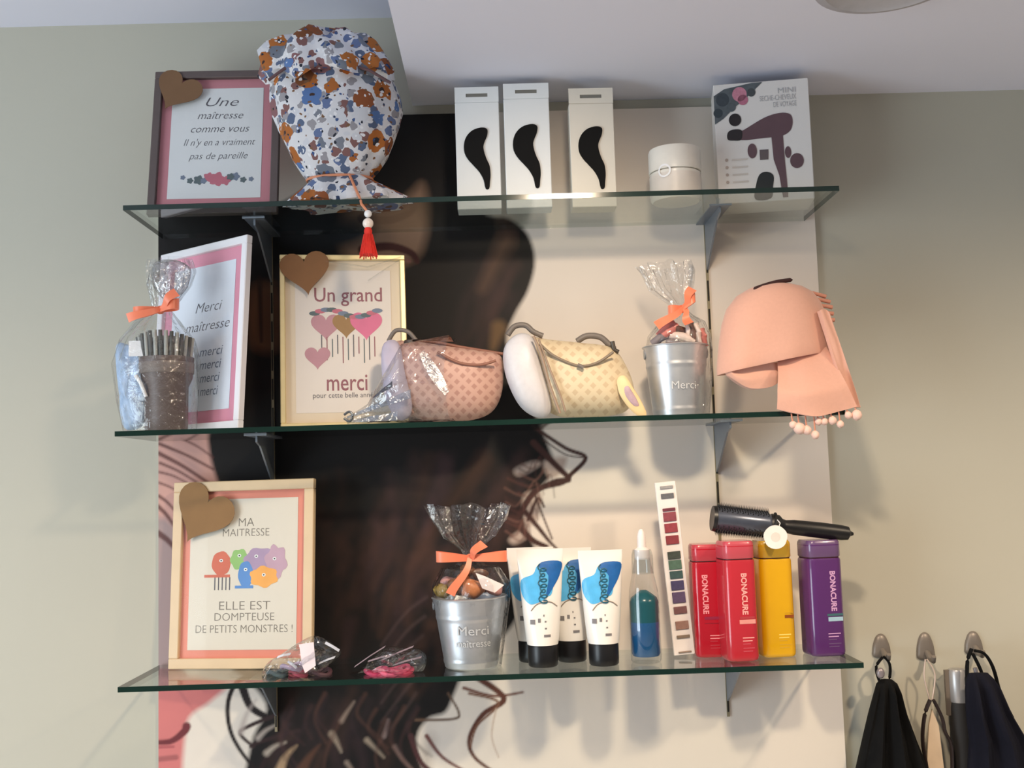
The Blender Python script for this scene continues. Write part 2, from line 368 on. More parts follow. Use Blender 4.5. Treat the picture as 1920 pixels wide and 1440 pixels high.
me.polygons.add(len(fq)); me.polygons.foreach_set('loop_start', np.arange(0, fq.size, 4, dtype=np.int32)); me.update(calc_edges=True)
ca = me.color_attributes.new('print', 'FLOAT_COLOR', 'POINT')
ca.data.foreach_set('color', np.concatenate([IMG.reshape(-1, 3), np.ones((NX*NZ, 1))], 1).astype(np.float32).ravel())
Mp = mat('printed_photo', (200, 200, 200), 0.55, var=0.0, spec=0.25); nt = Mp.node_tree
va = nt.nodes.new('ShaderNodeVertexColor'); va.layer_name = 'print'; nt.links.new(va.outputs[0], nt.nodes['Principled BSDF'].inputs['Base Color'])
me.materials.append(Mp)
panel = thing('wall_panel', 'large wall panel printed with a photo of long dark wavy hair', 'panel', (0, 0, 0))
ps = bpy.data.objects.new('printed_sheet', me); COL.objects.link(ps); ps.parent = panel
b = MB(); b.box((PL, 0.0005, zbot), (PR, 0.01, ztop)); b.build('board', mat('panel_board', (205, 198, 188), 0.6), panel)

# ------------------------------------------------------------------ rails, brackets, glass shelves
RXR = 0.9487; RXL = at(513, 840, 0).x
M_rail = mat('rail_olive', (140, 130, 104), 0.5, 0.3); M_slot = mat('rail_slot_dark', (34, 30, 24), 0.8)
for rx, lab in ((RXR, 'thin slotted shelf rail standing on the pale right part of the panel'), (RXL, 'thin slotted shelf rail standing on the dark printed hair')):
    z0 = at(1365, 1343, 0).z; z1 = T_Z-0.005
    t = thing('shelf_rail', lab, 'rail', (rx, 0, z0), group='shelf rails')
    b = MB(); b.box((-0.0022, -0.003, 0), (0.0022, 0, z1-z0)); b.build('channel', M_rail, t)
    n = int((z1-z0)/0.05)
    sb = MB(); sb.box((-0.0014, -0.0036, 0), (0.0014, -0.0025, 0.036)); s0 = None
    for k in range(n):
        if s0 is None: s0 = sb.build('slot', M_slot, t); q = s0
        else:
            q = s0.copy(); COL.objects.link(q)
        q.location = (0, 0, 0.008+k*0.05)
def bracket(rx, z, lab):
    t = thing('shelf_bracket', lab, 'bracket', (rx, 0, z-0.004), group='shelf brackets')
    sx = 1 if rx > 0.5 else -1
    # thin side plate tapering down to the rail
    pts = [(-0.13, -0.001), (-0.13, -0.012), (-0.105, -0.018), (-0.012, -0.078), (-0.004, -0.082), (-0.004, -0.001)]
    n = len(pts); b = MB()
    vs = [(-0.0015, p[0], p[1]) for p in pts]+[(0.0015, p[0], p[1]) for p in pts]
    b.add(vs, [tuple(range(n)), tuple(range(2*n-1, n-1, -1))]+[(i, i+n, (i+1) % n+n, (i+1) % n) for i in range(n)]); b.build('plate', M_steel, t)
    b = MB(); b.box((-0.016, -0.134, -0.0022), (0.016, -0.004, -0.0002)); b.build('support_flange', M_steel, t)
    b = MB(); b.box((-0.018, -0.138, -0.0022), (0.018, -0.134, 0.0006)); b.build('lip', M_steel, t)
def glass_mat():
    M = film('shelf_glass', (0.94, 0.972, 0.955), 1.45, 0.01, 1.0, 0.0); return M
M_edge = mat('shelf_glass_edge', (14, 40, 32), 0.12, var=0.3, scale=9, spec=0.6)
DEP = 0.20; TH = 0.004; LEN = 1.1234
for nm, x0, z in (('top', 0.0, T_Z), ('middle', -0.0117, M_Z), ('lowest', -0.006, B_Z)):
    t = thing('glass_shelf', {'top': 'top glass shelf carrying a framed print, floral pouch and white boxes', 'middle': 'middle glass shelf carrying the two small bags and peach scarf',
              'lowest': 'lowest glass shelf carrying tubes, bottles and a framed print'}[nm], 'shelf', (x0, 0, z), group='glass shelves')
    b = MB(); b.box((0.0006, -DEP+0.0006, -TH), (LEN-0.0006, -0.0036, TH)); b.build('glass_sheet', glass_mat(), t)
    b = MB(); b.box((0, -DEP, -TH), (LEN, -DEP+0.0006, TH)); b.build('front_edge', M_edge, t)
    for ex in (0, LEN-0.0006):
        b = MB(); b.box((ex, -DEP+0.0006, -TH), (ex+0.0006, -0.0036, TH)); b.build('side_edge', M_edge, t)
    for rx, side in ((RXL, 'left'), (RXR, 'right')):
        bracket(rx, z, 'grey metal bracket under the %s end of the %s glass shelf' % (side, nm))
ZT, ZM, ZL = T_Z+TH, M_Z+TH, B_Z+TH         # standing surfaces

# ------------------------------------------------------------------ picture frames
def frame(name, label, z, pxl, Yl, pxr, Yr, toppy, lean, fw, mats, mount, paper, mat_w, group='framed prints', strut=True):
    A = Vector((onx(pxl, Yl, z), Yl, z)); B = Vector((onx(pxr, Yr, z), Yr, z)); d = B-A; w = d.length
    yaw = math.atan2(d.y, d.x)
    hgt = (at((pxl+pxr)/2, toppy, (Yl+Yr)/2+0.03).z-z)/math.cos(lean)
    t = thing(name, label, 'framed print', A, (-lean, 0, yaw), group)
    th = 0.012
    for (a, c) in (((0, 0), (w, fw)), ((0, hgt-fw), (w, hgt)), ((0, fw), (fw, hgt-fw)), ((w-fw, fw), (w, hgt-fw))):
        q = MB(); q.box((a[0], -th, a[1]), (c[0], 0, c[1])); bevel(q.build('moulding', mats, t), 0.0012, 1)
    q = MB(); q.box((fw-.001, -0.004, fw-.001), (w-fw+.001, -0.001, hgt-fw+.001)); q.build('mount', mount, t)
    q = MB(); q.box((fw+mat_w, -0.0046, fw+mat_w*1.05), (w-fw-mat_w, -0.0041, hgt-fw-mat_w*1.05)); q.build('paper', paper, t)
    q = MB(); q.box((fw-.0005, -0.0085, fw-.0005), (w-fw+.0005, -0.0075, hgt-fw+.0005)); q.build('glazing', M_pane, t)
    return t, w, hgt
def heart_pts(r, rot=0.0, n=40):
    out = []
    for i in range(n):
        a = 2*math.pi*i/n; x = 16*math.sin(a)**3; y = 13*math.cos(a)-5*math.cos(2*a)-2*math.cos(3*a)-math.cos(4*a)
        x, y = x/17*r, (y+2)/17*r; out.append((x*math.cos(rot)-y*math.sin(rot), x*math.sin(rot)+y*math.cos(rot)))
    return out
def kraft_heart(t, cx, cz, r, rot, M=None, y=-0.0135):
    q = MB(); q.prism([(cx+x, cz+z_) for x, z_ in heart_pts(r, rot)], y-0.001, y); q.build('kraft_heart', M or M_kraft, t)['label'] = 'brown kraft paper heart on the corner'
def flat(t, pts, M, y, name='print'):
    q = MB(); q.prism(pts, y-0.00015, y); return q.build(name, M, t)
M_pinkmat = mat('rose_mount', (198, 130, 140), 0.7, var=0.04); M_coral = mat('coral_mount', (224, 140, 122), 0.7, var=0.04)
M_paper = mat('print_paper', (226, 226, 228), 0.7, var=0.015); M_paperw = mat('ivory_print_paper', (220, 211, 198), 0.7, var=0.02)
# dark framed print, top shelf
t, w, h = frame('picture_frame', 'dark taupe framed print with pink mount and cursive text on the top shelf', ZT, 278, -0.12, 522, -0.115, 131, 0.19, 0.013,
                mat('taupe_frame', (92, 80, 78), 0.5), M_pinkmat, M_paper, 0.0165)
for i, (s_, sz) in enumerate((('Une', .024), ('maîtresse', .02), ('comme vous', .02), ("Il n'y en a vraiment", .018), ('pas de pareille', .018))):
    text(s_, sz, M_ink, t, (w*0.52, -0.0048, h*(0.785-0.095*i)), shear=0.35, bold=-0.0002, fit=w*(0.26, 0.36, 0.46, 0.56, 0.46)[i])
M_rose = mat('rose_print', (196, 112, 128), 0.7); M_bluep = mat('grey_blue_print', (120, 130, 150), 0.7); M_leaf = mat('slate_leaf_print', (96, 108, 112), 0.7)
fz = h*0.245
for k, (dx_, r_, M) in enumerate(((0, .012, M_rose), (-.014, .008, M_rose), (.014, .008, M_rose), (-.03, .008, M_leaf), (.03, .007, M_bluep), (-.044, .005, M_leaf), (.043, .005, M_leaf), (-.056, .004, M_bluep), (.056, .004, M_bluep), (-.022, .005, M_bluep), (.022, .006, M_leaf))):
    flat(t, [(w*.52+dx_+r_*(1+.18*math.cos(5*a))*math.cos(a), fz+.004*math.sin(k*2)+r_*(1+.18*math.cos(5*a))*math.sin(a)) for a in [2*math.pi*i/20 for i in range(20)]], M, -0.0047-k*0.00002, 'flower_print')
kraft_heart(t, 0.038, h-0.041, 0.042, -0.5, mat('kraft_dark', (122, 90, 62), .8))
# white framed print, middle shelf, turned
t, w, h = frame('picture_frame', 'white framed print with pink mount standing at an angle behind the wrapped cup', ZM, 292, -0.03, 457, -0.165, 466, 0.07, 0.013,
                mat('white_frame', (232, 230, 234), 0.35, var=0.02), mat('hot_pink_mount', (226, 150, 172), 0.7, var=.04), mat('cool_print_paper', (226, 230, 242), 0.6, var=.02), 0.02)
for i, (s_, f_) in enumerate((('Merci', .3), ('maîtresse', .5))):
    text(s_, .024, M_ink, t, (w*0.56, -0.0048, h*(0.66-0.1*i)), shear=0.3, bold=-0.0003, fit=w*f_)
for i in range(4): text('merci', .022, M_bluep, t, (w*0.62, -0.0048, h*(0.42-0.07*i)), shear=.2, fit=w*(.26-.02*i))
# gold framed print, middle shelf
t, w, h = frame('picture_frame', 'gold framed print with hearts and the word merci on the middle shelf', ZM, 527, -0.112, 766, -0.082, 484, 0.06, 0.0085,
                mat('gold_frame', (222, 202, 152), 0.35, 0.35), mat('beige_mount', (222, 204, 182), .7, var=.03), mat('blush_paper', (226, 214, 206), .7, var=.02), 0.016)
M_plum = mat('plum_print', (150, 96, 104), .7)
text('Un grand', .034, M_plum, t, (w*.54, -0.0048, h*.765), fit=w*.54, bold=.0002)
for k in range(12):   # garland of small leaves
    a = k/11; x = w*(.27+.5*a); z_ = h*(.66+.022*math.sin(a*7))
    flat(t, [(x+.006*math.cos(q)*1.5, z_+.004*math.sin(q)) for q in [2*math.pi*i/10 for i in range(10)]], (M_leaf, M_rose, M_bluep)[k % 3], -0.0047-k*.00002, 'leaf_print')
for k, (fx, fzz, r_, M) in enumerate(((.36, .58, .026, mat('dusty_heart', (190, 140, 150), .7)), (.52, .585, .024, mat('kraft_heart_print', (160, 124, 84), .7)), (.68, .585, .028, mat('pink_heart_print', (218, 118, 150), .7)), (.29, .40, .022, mat('dusty_heart', (0, 0, 0)))) ):
    flat(t, [(w*fx+x, h*fzz+z_) for x, z_ in heart_pts(r_, 0)], M, -0.0047-k*.00003, 'heart_print')
for k in range(11):
    x = w*(.32+.042*k); z1 = h*(.535-.012*(k % 3)); z0_ = h*(.37+.018*(k % 4))
    flat(t, [(x, z0_), (x+.0016, z0_), (x+.0016, z1), (x, z1)], (M_ink, M_plum, M_leaf)[k % 3], -0.00475, 'thread_print')
text('merci', .04, M_plum, t, (w*.52, -0.0048, h*.255), fit=w*.32, bold=.0003)
text('pour cette belle année', .012, M_ink, t, (w*.5, -0.0048, h*.185), fit=w*.5)
kraft_heart(t, 0.042, h-0.032, 0.043, 0.12, mat('kraft_mid', (128, 88, 54), .8))
q = MB(); q.tube([(w*.36, -.0135, h-.012), (w*.7, -.015, h-.022), (w*.97, -.0135, h-.004)], .0012, 6); q.tube([(w*.7, -.014, h-.045), (w*.95, -.0135, h-.01)], .001, 6)
q.build('cellophane_crease', M_cello, t, 60)
# pale wood framed print, lowest shelf
t, w, h = frame('picture_frame', 'pale wood framed print of colourful little monsters on the lowest shelf', ZL, 321, -0.045, 589, -0.085, 902, 0.075, 0.0165,
                mat('pale_wood_frame', (214, 188, 152), 0.45, var=.1, scale=25), M_coral, M_paperw, 0.0125)
for s_, fz_, f_, sz in (('MA', .772, .11, .02), ('MAITRESSE', .717, .33, .018), ('ELLE EST', .327, .36, .02), ('DOMPTEUSE', .268, .42, .018), ('DE PETITS MONSTRES !', .205, .68, .018)):
    text(s_, sz, mat('brown_grey_ink', (128, 120, 112), .7), t, (w*.515, -.0048, h*fz_), fit=w*f_, bold=-.0002)
zz = 0
def blob(cx, cz, rx, rz, M, y, k=0, amp=.08, name='monster_print'):
    flat(t, [mz(p) for p in [(cx+rx*(1+amp*math.sin(k+6*a))*math.cos(a), cz+rz*(1+amp*math.sin(k+6*a))*math.sin(a)) for a in [2*math.pi*i/28 for i in range(28)]]], M, y, name)
m1, m2, m3, m4, m5 = [mat('monster_'+n, c, .7) for n, c in (('red', (206, 112, 92)), ('green', (148, 190, 118)), ('blue', (96, 142, 204)), ('orange', (238, 170, 92)), ('mauve', (172, 148, 178)))]
zz = h*.525
def mz(p): return (w*.515+(p[0]-w*.515)*.92, zz+(p[1]-zz)*.76)
def mflat(pts, M, y): flat(t, [mz(p) for p in pts], M, y, 'monster_print')
blob(w*.33, zz+.012, .018, .026, m1, -.0047, 0, .03); mflat([(w*.2, zz-.018), (w*.4, zz-.018), (w*.4, zz-.012), (w*.2, zz-.012)], m1, -.00472)
for k in range(5): mflat([(w*.28+k*.007, zz-.045), (w*.28+k*.007+.002, zz-.045), (w*.28+k*.007+.002, zz-.018), (w*.28+k*.007, zz-.018)], M_ink, -.0047)
blob(w*.47, zz+.02, .017, .022, m2, -.00475, 1); blob(w*.63, zz+.018, .03, .026, m5, -.0048, 2); blob(w*.75, zz+.014, .02, .034, mat('monster_lilac', (192, 158, 176), .7), -.00485, 3, .14)
blob(w*.52, zz-.012, .014, .028, m3, -.0049, .5, .03); mflat([(w*.44, zz-.042), (w*.58, zz-.042), (w*.58, zz-.036), (w*.44, zz-.036)], m3, -.00492); blob(w*.66, zz-.018, .026, .022, m4, -.00495, 4, .1)
for (ex, ez) in ((w*.33, zz+.018), (w*.47, zz+.028), (w*.6, zz+.026), (w*.74, zz+.02), (w*.66, zz-.014), (w*.52, zz-.002)):
    blob(ex, ez, .0035, .0035, M_white, -.0051, 0, 0, 'eye_print'); blob(ex, ez, .0015, .0015, M_black, -.0053, 0, 0, 'eye_print')
kraft_heart(t, 0.051, h-0.056, 0.056, -0.5, mat('kraft_light', (138, 104, 66), .8))

# ------------------------------------------------------------------ floral drawstring pouch, top shelf
def floral_mat():
    M = bpy.data.materials.new('floral_cotton'); M.use_nodes = True; nt = M.node_tree; bs = nt.nodes['Principled BSDF']; bs.inputs['Roughness'].default_value = .85
    tc = nt.nodes.new('ShaderNodeTexCoord'); last = None
    base = nt.nodes.new('ShaderNodeRGB'); base.outputs[0].default_value = lin((214, 212, 214)); last = base.outputs[0]
    wn = nt.nodes.new('ShaderNodeTexNoise'); wn.inputs['Scale'].default_value = 60; nt.links.new(tc.outputs['Object'], wn.inputs['Vector'])
    wm = nt.nodes.new('ShaderNodeVectorMath'); wm.operation = 'MULTIPLY_ADD'; wm.inputs[1].default_value = (.016, .016, .016)
    nt.links.new(wn.outputs['Color'], wm.inputs[0]); nt.links.new(tc.outputs['Object'], wm.inputs[2])
    for sc, thr, cols, off in ((62, .5, [(120, 124, 134), (86, 100, 128), (150, 146, 150), (126, 88, 84), (205, 205, 210), (96, 112, 150)], 3.1),
                               (27, .46, [(166, 96, 40), (84, 114, 164), (206, 206, 210), (140, 78, 40), (132, 92, 94), (110, 116, 128), (176, 104, 44), (120, 70, 36)], 0.0),
                               (27, .15, [(60, 40, 34), (40, 56, 90), (96, 60, 36), (40, 40, 46)], 0.0), (105, .27, [(34, 38, 52), (120, 86, 60), (60, 84, 130), (230, 228, 230), (225, 225, 228)], 7.7)):
        ad = nt.nodes.new('ShaderNodeVectorMath'); ad.inputs[1].default_value = (off, off, off); nt.links.new(wm.outputs[0], ad.inputs[0])
        vo = nt.nodes.new('ShaderNodeTexVoronoi'); vo.inputs['Scale'].default_value = sc; nt.links.new(ad.outputs[0], vo.inputs['Vector'])
        lt = nt.nodes.new('ShaderNodeMath'); lt.operation = 'LESS_THAN'; lt.inputs[1].default_value = thr; nt.links.new(vo.outputs['Distance'], lt.inputs[0])
        sp = nt.nodes.new('ShaderNodeSeparateColor'); nt.links.new(vo.outputs['Color'], sp.inputs[0])
        rp = nt.nodes.new('ShaderNodeValToRGB'); rp.color_ramp.interpolation = 'CONSTANT'; el = rp.color_ramp.elements
        while len(el) < len(cols): el.new(.5)
        for i, c in enumerate(cols): el[i].position = i/len(cols); el[i].color = lin(c)
        nt.links.new(sp.outputs[0], rp.inputs[0])
        mx = nt.nodes.new('ShaderNodeMix'); mx.data_type = 'RGBA'; nt.links.new(lt.outputs[0], mx.inputs['Factor']); nt.links.new(last, mx.inputs['A']); nt.links.new(rp.outputs[0], mx.inputs['B']); last = mx.outputs['Result']
    nt.links.new(last, bs.inputs['Base Color']); return M
M_floral = floral_mat()
YP = -0.14; s = S(YP); c0 = at(640, 380, YP)
t = thing('drawstring_pouch', 'floral cotton drawstring pouch with a red tassel on the top shelf', 'pouch', (c0.x, YP, ZT))
def px_local(px, py, Y=YP, o=None):
    p = at(px, py, Y); o = o or Vector((c0.x, YP, ZT)); return (p.x-o.x, p.z-o.z)
prof = [(92, 520, 705, .35), (110, 500, 722, .6), (135, 499, 736, .8), (160, 502, 745, .9), (185, 505, 750, .97), (215, 512, 751, 1.0), (245, 521, 747, 1.0), (275, 533, 738, .95), (300, 545, 727, .85), (320, 562, 712, .7), (334, 574, 700, .55), (342, 580, 694, .48)]
rings = []; NR = 72
for py, xl, xr, dd in prof:
    a, zc_ = px_local((xl+xr)/2, py); hw = (xr-xl)/2*s; rr = []
    for i in range(NR):
        th = 2*math.pi*i/NR; wr = 1+.09*nz3(math.cos(th)*2.2, math.sin(th)*2.2, py*.012)+.03*math.sin(9*th+py*.02)*(1.2-dd)
        rr.append((a+hw*math.cos(th)*wr, .055*dd*math.sin(th)*wr, zc_+.004*nz3(math.cos(th)*3, math.sin(th)*3, py*.02)))
    rings.append(rr)
b = MB(); b.loft(rings[::-1], True, True); o = b.build('body', M_floral, t, 80)
# ruffled crest above the fold
rings = []
for k, (py, xl, xr, dd) in enumerate([(156, 502, 738, .062), (138, 494, 734, .066), (108, 492, 712, .055), (92, 505, 700, .05), (80, 530, 680, .04), (72, 575, 662, .022)]):
    a, zc_ = px_local((xl+xr)/2, py); hw = (xr-xl)/2*s; rr = []
    for i in range(NR):
        th = 2*math.pi*i/NR; wr = 1+.09*math.sin(9*th+k*.4)+.1*nz3(math.cos(th)*3, math.sin(th)*3, k*.7)
        rr.append((a+hw*math.cos(th)*wr, -.008+dd*math.sin(th)*wr*.95, zc_+.008*math.sin(7*th+k*.5)+.012*nz3(math.cos(th)*4, math.sin(th)*4, k*.4)))
    rings.append(rr)
b = MB(); b.loft(rings, True, True); b.build('ruffled_crest', M_floral, t, 80)
fl = [px_local(*q) for q in [(515, 170), (545, 152), (600, 141), (650, 143), (700, 155), (738, 175)]]
b = MB(); b.tube([(x, -.046-.012*math.sin(i/5*math.pi), z) for i, (x, z) in enumerate(fl)], .0025, 8); b.build('fold_seam', mat('seam_dark_mauve', (96, 70, 72), .8), t, 60)
# ruffle below the draw cord
rings = []
for k, (py, xl, xr, dd) in enumerate([(336, 582, 694, .03), (346, 572, 712, .036), (360, 556, 740, .042), (374, 543, 765, .048), (385, 538, 768, .05)]):
    a, zc_ = px_local((xl+xr)/2, py); hw = (xr-xl)/2*s; rr = []
    for i in range(NR):
        th = 2*math.pi*i/NR; wr = 1+.1*math.sin(12*th)*k/4
        rr.append((a+hw*math.cos(th)*wr, dd*math.sin(th)*wr, max(.001, zc_+.003*math.sin(5*th))))
    rings.append(rr)
b = MB(); b.loft(rings[::-1], True, True); b.build('bottom_ruffle', M_floral, t, 80)
zr = px_local(640, 338)[1]; ax = px_local(637, 338)[0]
b = MB(); b.tube([(ax+.053*math.cos(a), .031*math.sin(a), zr) for a in [2*math.pi*i/32 for i in range(33)]], .0022, 6); b.build('draw_cord', mat('peach_cord', (214, 140, 104), .7), t, 60)
tx = [px_local(*q, Y=-.2) for q in [(668, 345), (676, 375), (686, 392)]]
YT = -0.215-YP
b = MB(); b.tube([(px_local(660, 338)[0], -.033, zr), (tx[1][0], -.058, tx[1][1]), (tx[1][0]+.003, YT, px_local(682, 382, -.215)[1]), (px_local(690, 398, -.215)[0], YT, px_local(690, 398, -.215)[1])], .0022, 6); b.build('hanging_cord', mat('peach_cord', (0, 0, 0)), t, 60)
for (px, py, r_, M) in ((690, 401, .006, M_white), (690, 419, .0085, mat('pearl_bead', (236, 224, 214), .2))):
    x, z_ = px_local(px, py, -.215); b = MB(); b.lathe([(r_*math.sin(a), z_-r_*math.cos(a)) for a in [math.pi*(i+.02)/10.4 for i in range(11)]], 16, cx=x, cy=YT); b.build('bead', M, t, 60)
x, z_ = px_local(690, 424, -.215); x2, z2 = px_local(689, 478, -.215)
tas = thing('x', '', '') if False else None
b = MB(); b.lathe([(.004, z_), (.0065, z_-.008), (.0055, z_-.014), (.0095, z_-.03), (.0125, z2), (.004, z2+.001)], 20, cx=x, cy=YT); tk = b.build('tassel', mat('red_tassel', (214, 44, 30), .7, var=.25, scale=150), t, 60); tk['label'] = 'red thread tassel'
b = MB()
for i in range(22):
    a = 2*math.pi*i/22; b.tube([(x+.0062*math.cos(a), YT+.0062*math.sin(a), z_-.013), (x+.0135*math.cos(a), YT+.0135*math.sin(a), z2-.001-.002*(i % 3))], .0009, 4)
q = b.build('threads', mat('red_tassel', (0, 0, 0)), tk)

# ------------------------------------------------------------------ white hanging boxes with a black comma brush
COMMA = [(575, 348), (592, 362), (588, 395), (575, 425), (566, 455), (570, 490), (582, 530), (598, 570), (602, 620), (598, 660), (592, 700), (572, 700), (562, 650), (540, 605), (510, 568), (478, 530), (458, 490), (456, 440), (472, 395), (505, 362), (545, 348)]
def brush_box(pxl, pxr, pytop, Y, label, warm, yaw):
    zt_ = ZT; xl = onx(pxl, Y, zt_); xr = onx(pxr, Y, zt_); w = xr-xl; h = at((pxl+pxr)/2, pytop, Y).z-zt_; d = .04
    t = thing('brush_box', label, 'box', ((xl+xr)/2, Y+d/2, zt_), (0, 0, yaw), 'boxed brushes on the top shelf')
    M = mat('box_card_'+warm, {'cool': (226, 230, 232), 'warm': (222, 216, 204)}[warm], .4, var=.015)
    b = MB(); b.box((-w/2, -d/2, 0), (w/2, d/2, h-.026)); bevel(b.build('carton', M, t), .001, 1)
    # hanging flap with euro slot
    z0, z1 = h-.026, h; sx0, sx1, sz0, sz1 = -.018, .018, h-.017, h-.011
    b = MB()
    for (a, c) in (((-w/2, z0), (w/2, sz0)), ((-w/2, sz1), (w/2, z1)), ((-w/2, sz0), (sx0, sz1)), ((sx1, sz0), (w/2, sz1))): b.box((a[0], -d/2, a[1]), (c[0], -d/2+.0012, c[1]))
    b.build('hanging_flap', M, t)
    b = MB(); b.box((sx0, -d/2+.0013, sz0-.001), (sx1, -d/2+.0018, sz1+.001)); b.box((-.005, -d/2+.0013, sz1), (.005, -d/2+.0018, sz1+.003)); b.build('slot_shadow_card', mat('slot_card', (120, 118, 112), .8), t)
    k = w/250.0; pts = [((x-535)*k, h*.41+(525-y)*k*1.0) for x, y in COMMA]; pts = smoothline(pts, 3, True)
    cx = 0.0; b = MB(); b.prism(pts, -d/2-.0022, -d/2+.0002); o = b.build('brush_shape', mat('brush_black', (9, 9, 10), .7, var=.15, scale=300, spec=.2), t)
    return t
brush_box(858, 941, 163, -.118, 'white hanging box with black brush, leftmost on the top shelf', 'cool', 0)
brush_box(950, 1036, 156, -.118, 'white hanging box with black brush, tallest and in the middle of three', 'cool', 0)
brush_box(1073, 1157, 165, -.112, 'cream white hanging box with black brush, next to the white jar', 'warm', .02)

# ------------------------------------------------------------------ white cosmetic jar
Y = -.125; x = onx(1268, Y, ZT); R = 49*S(Y)
t = thing('cosmetic_jar', 'round white cosmetic jar with screw lid on the top shelf', 'jar', (x, Y, ZT))
hh = at(1268, 282, Y).z-ZT
M_jar = mat('pearl_jar', (226, 222, 214), .22, var=.02, coat=.4); b = MB()
b.lathe([(R*.9, 0), (R*.98, .003), (R, .008), (R, hh*.52), (R*.96, hh*.54)], 40); b.build('tub', M_jar, t, 40)
b = MB(); b.lathe([(R*1.0, hh*.55), (R*1.02, hh*.56), (R*1.02, hh-.005), (R*.98, hh-.001), (R*.9, hh)], 40); b.build('lid', mat('jar_lid', (224, 220, 212), .3), t, 40)
b = MB(); b.lathe([(R*1.003, hh*.1), (R*1.003, hh*.48)], 40, cap0=False, cap1=False); b.build('label_band', mat('jar_label', (214, 206, 198), .4), t, 40)
b = MB(); n = 24
for i in range(n):
    a0, a1 = 2*math.pi*i/n, 2*math.pi*(i+1)/n
    def cyl(u, v): th = -math.pi/2+(u-.012)/R; return (R*1.03*math.cos(th), R*1.03*math.sin(th), hh*.5+v)
    b.add([cyl(-.012+.011*math.cos(a0), .011*math.sin(a0)), cyl(-.012+.011*math.cos(a1), .011*math.sin(a1)), cyl(-.012+.008*math.cos(a1), .008*math.sin(a1)), cyl(-.012+.008*math.cos(a0), .008*math.sin(a0))], [(0, 1, 2, 3)])
b.build('ring_emblem', mat('emblem_grey', (236, 236, 238), .3), t)

# ------------------------------------------------------------------ hair dryer box
Yl, Yr = -.105, -.128
A = Vector((onx(1348, Yl, ZT), Yl, ZT)); B = Vector((onx(1528, Yr, ZT), Yr, ZT)); w = (B-A).length; h = at(1430, 153, -.115).z-ZT
t = thing('hair_dryer_box', 'white carton printed with a dark mauve hair dryer on the top shelf', 'box', A, (0, 0, math.atan2(B.y-A.y, B.x-A.x)))
M_dbox = mat('dryer_carton', (224, 221, 219), .4, var=.02)
b = MB(); b.box((0, 0, 0), (w, .075, h)); bevel(b.build('carton', M_dbox, t), .001, 1)
def dp(px, py): return ((px-1345)/183*w*1.0, (355+22-py)/ (377-150.)*h)
M_mauve = mat('dryer_mauve', (96, 72, 80), .5); M_dk = mat('dryer_dark', (36, 32, 36), .5)
fy = -.0006
flat(t, smoothline([dp(*q) for q in [(1382, 247), (1400, 240), (1440, 220), (1470, 213), (1490, 217), (1494, 232), (1488, 248), (1470, 257), (1440, 258), (1395, 259)]], 4, True), M_mauve, fy, 'dryer_print')
flat(t, smoothline([dp(*q) for q in [(1368, 256), (1369, 243), (1380, 238), (1396, 241), (1394, 258), (1380, 259)]], 4, True), M_dk, fy-.0002, 'nozzle_print')
flat(t, [dp(*q) for q in [(1452, 256), (1474, 256), (1475, 300), (1477, 340), (1478, 372), (1468, 372), (1463, 330), (1454, 300)]], M_mauve, fy-.0001, 'handle_print')
def ell(px, py, rx, ry, M, nm='print', n=20): flat(t, [dp(px+rx*math.cos(2*math.pi*i/n), py+ry*math.sin(2*math.pi*i/n)) for i in range(n)], M, fy-.0002, nm)
ell(1384, 220, 12, 12, M_dk, 'diffuser_print'); ell(1414, 281, 9, 14, M_mauve, 'attachment_print'); ell(1498, 305, 13, 14, M_mauve, 'attachment_print'); ell(1482, 288, 6, 11, M_mauve, 'attachment_print')
flat(t, [dp(*q) for q in [(1428, 280), (1445, 280), (1444, 299), (1428, 299)]], mat('attach_grey', (96, 86, 88), .5), fy-.0001, 'attachment_print')
flat(t, smoothline([dp(*q) for q in [(1415, 372), (1418, 345), (1426, 326), (1440, 322), (1452, 330), (1450, 350), (1445, 372)]], 4, True), mat('attach_dark_teal', (26, 34, 38), .5), fy-.0001, 'comb_print')
flat(t, [dp(*q) for q in [(1345, 226), (1345, 172), (1366, 160), (1420, 152), (1440, 152), (1412, 176), (1385, 196), (1362, 216)]], mat('flower_corner', (84, 92, 98), .6, var=.6, scale=70), fy-.0001, 'floral_corner_print')
for (px, py, r_, c) in ((1362, 180, 13, (58, 66, 74)), (1395, 172, 14, (196, 130, 150)), (1401, 183, 10, (180, 110, 134)), (1352, 205, 9, (50, 60, 68)), (1418, 170, 8, (70, 76, 80)), (1378, 195, 9, (80, 88, 94))):
    ell(px, py, r_, r_, mat('petal_%d' % px, c, .6, var=.3, scale=200), 'petal_print')
M_fade = mat('faded_print', (178, 178, 182), .6)
for i, (s_, f_) in enumerate((('MINI', 34), ('SECHE-CHEVEUX', 70), ('DE VOYAGE', 44))):
    text(s_, .013, M_fade, t, dp(1503-f_/2, 171+14*i)[:1]+(fy-.0002,)+dp(0, 171+13*i)[1:], fit=f_/183*w)
for i in range(4):
    ell(1364, 295+14*i, 3, 3, mat('bullet', (178, 164, 156), .6), 'bullet_print')
    flat(t, [dp(1374, 297+14*i), dp(1404, 297+14*i), dp(1404, 294+14*i), dp(1374, 294+14*i)], mat('bullet_line', (206, 198, 192), .6), fy-.0001, 'text_line_print')

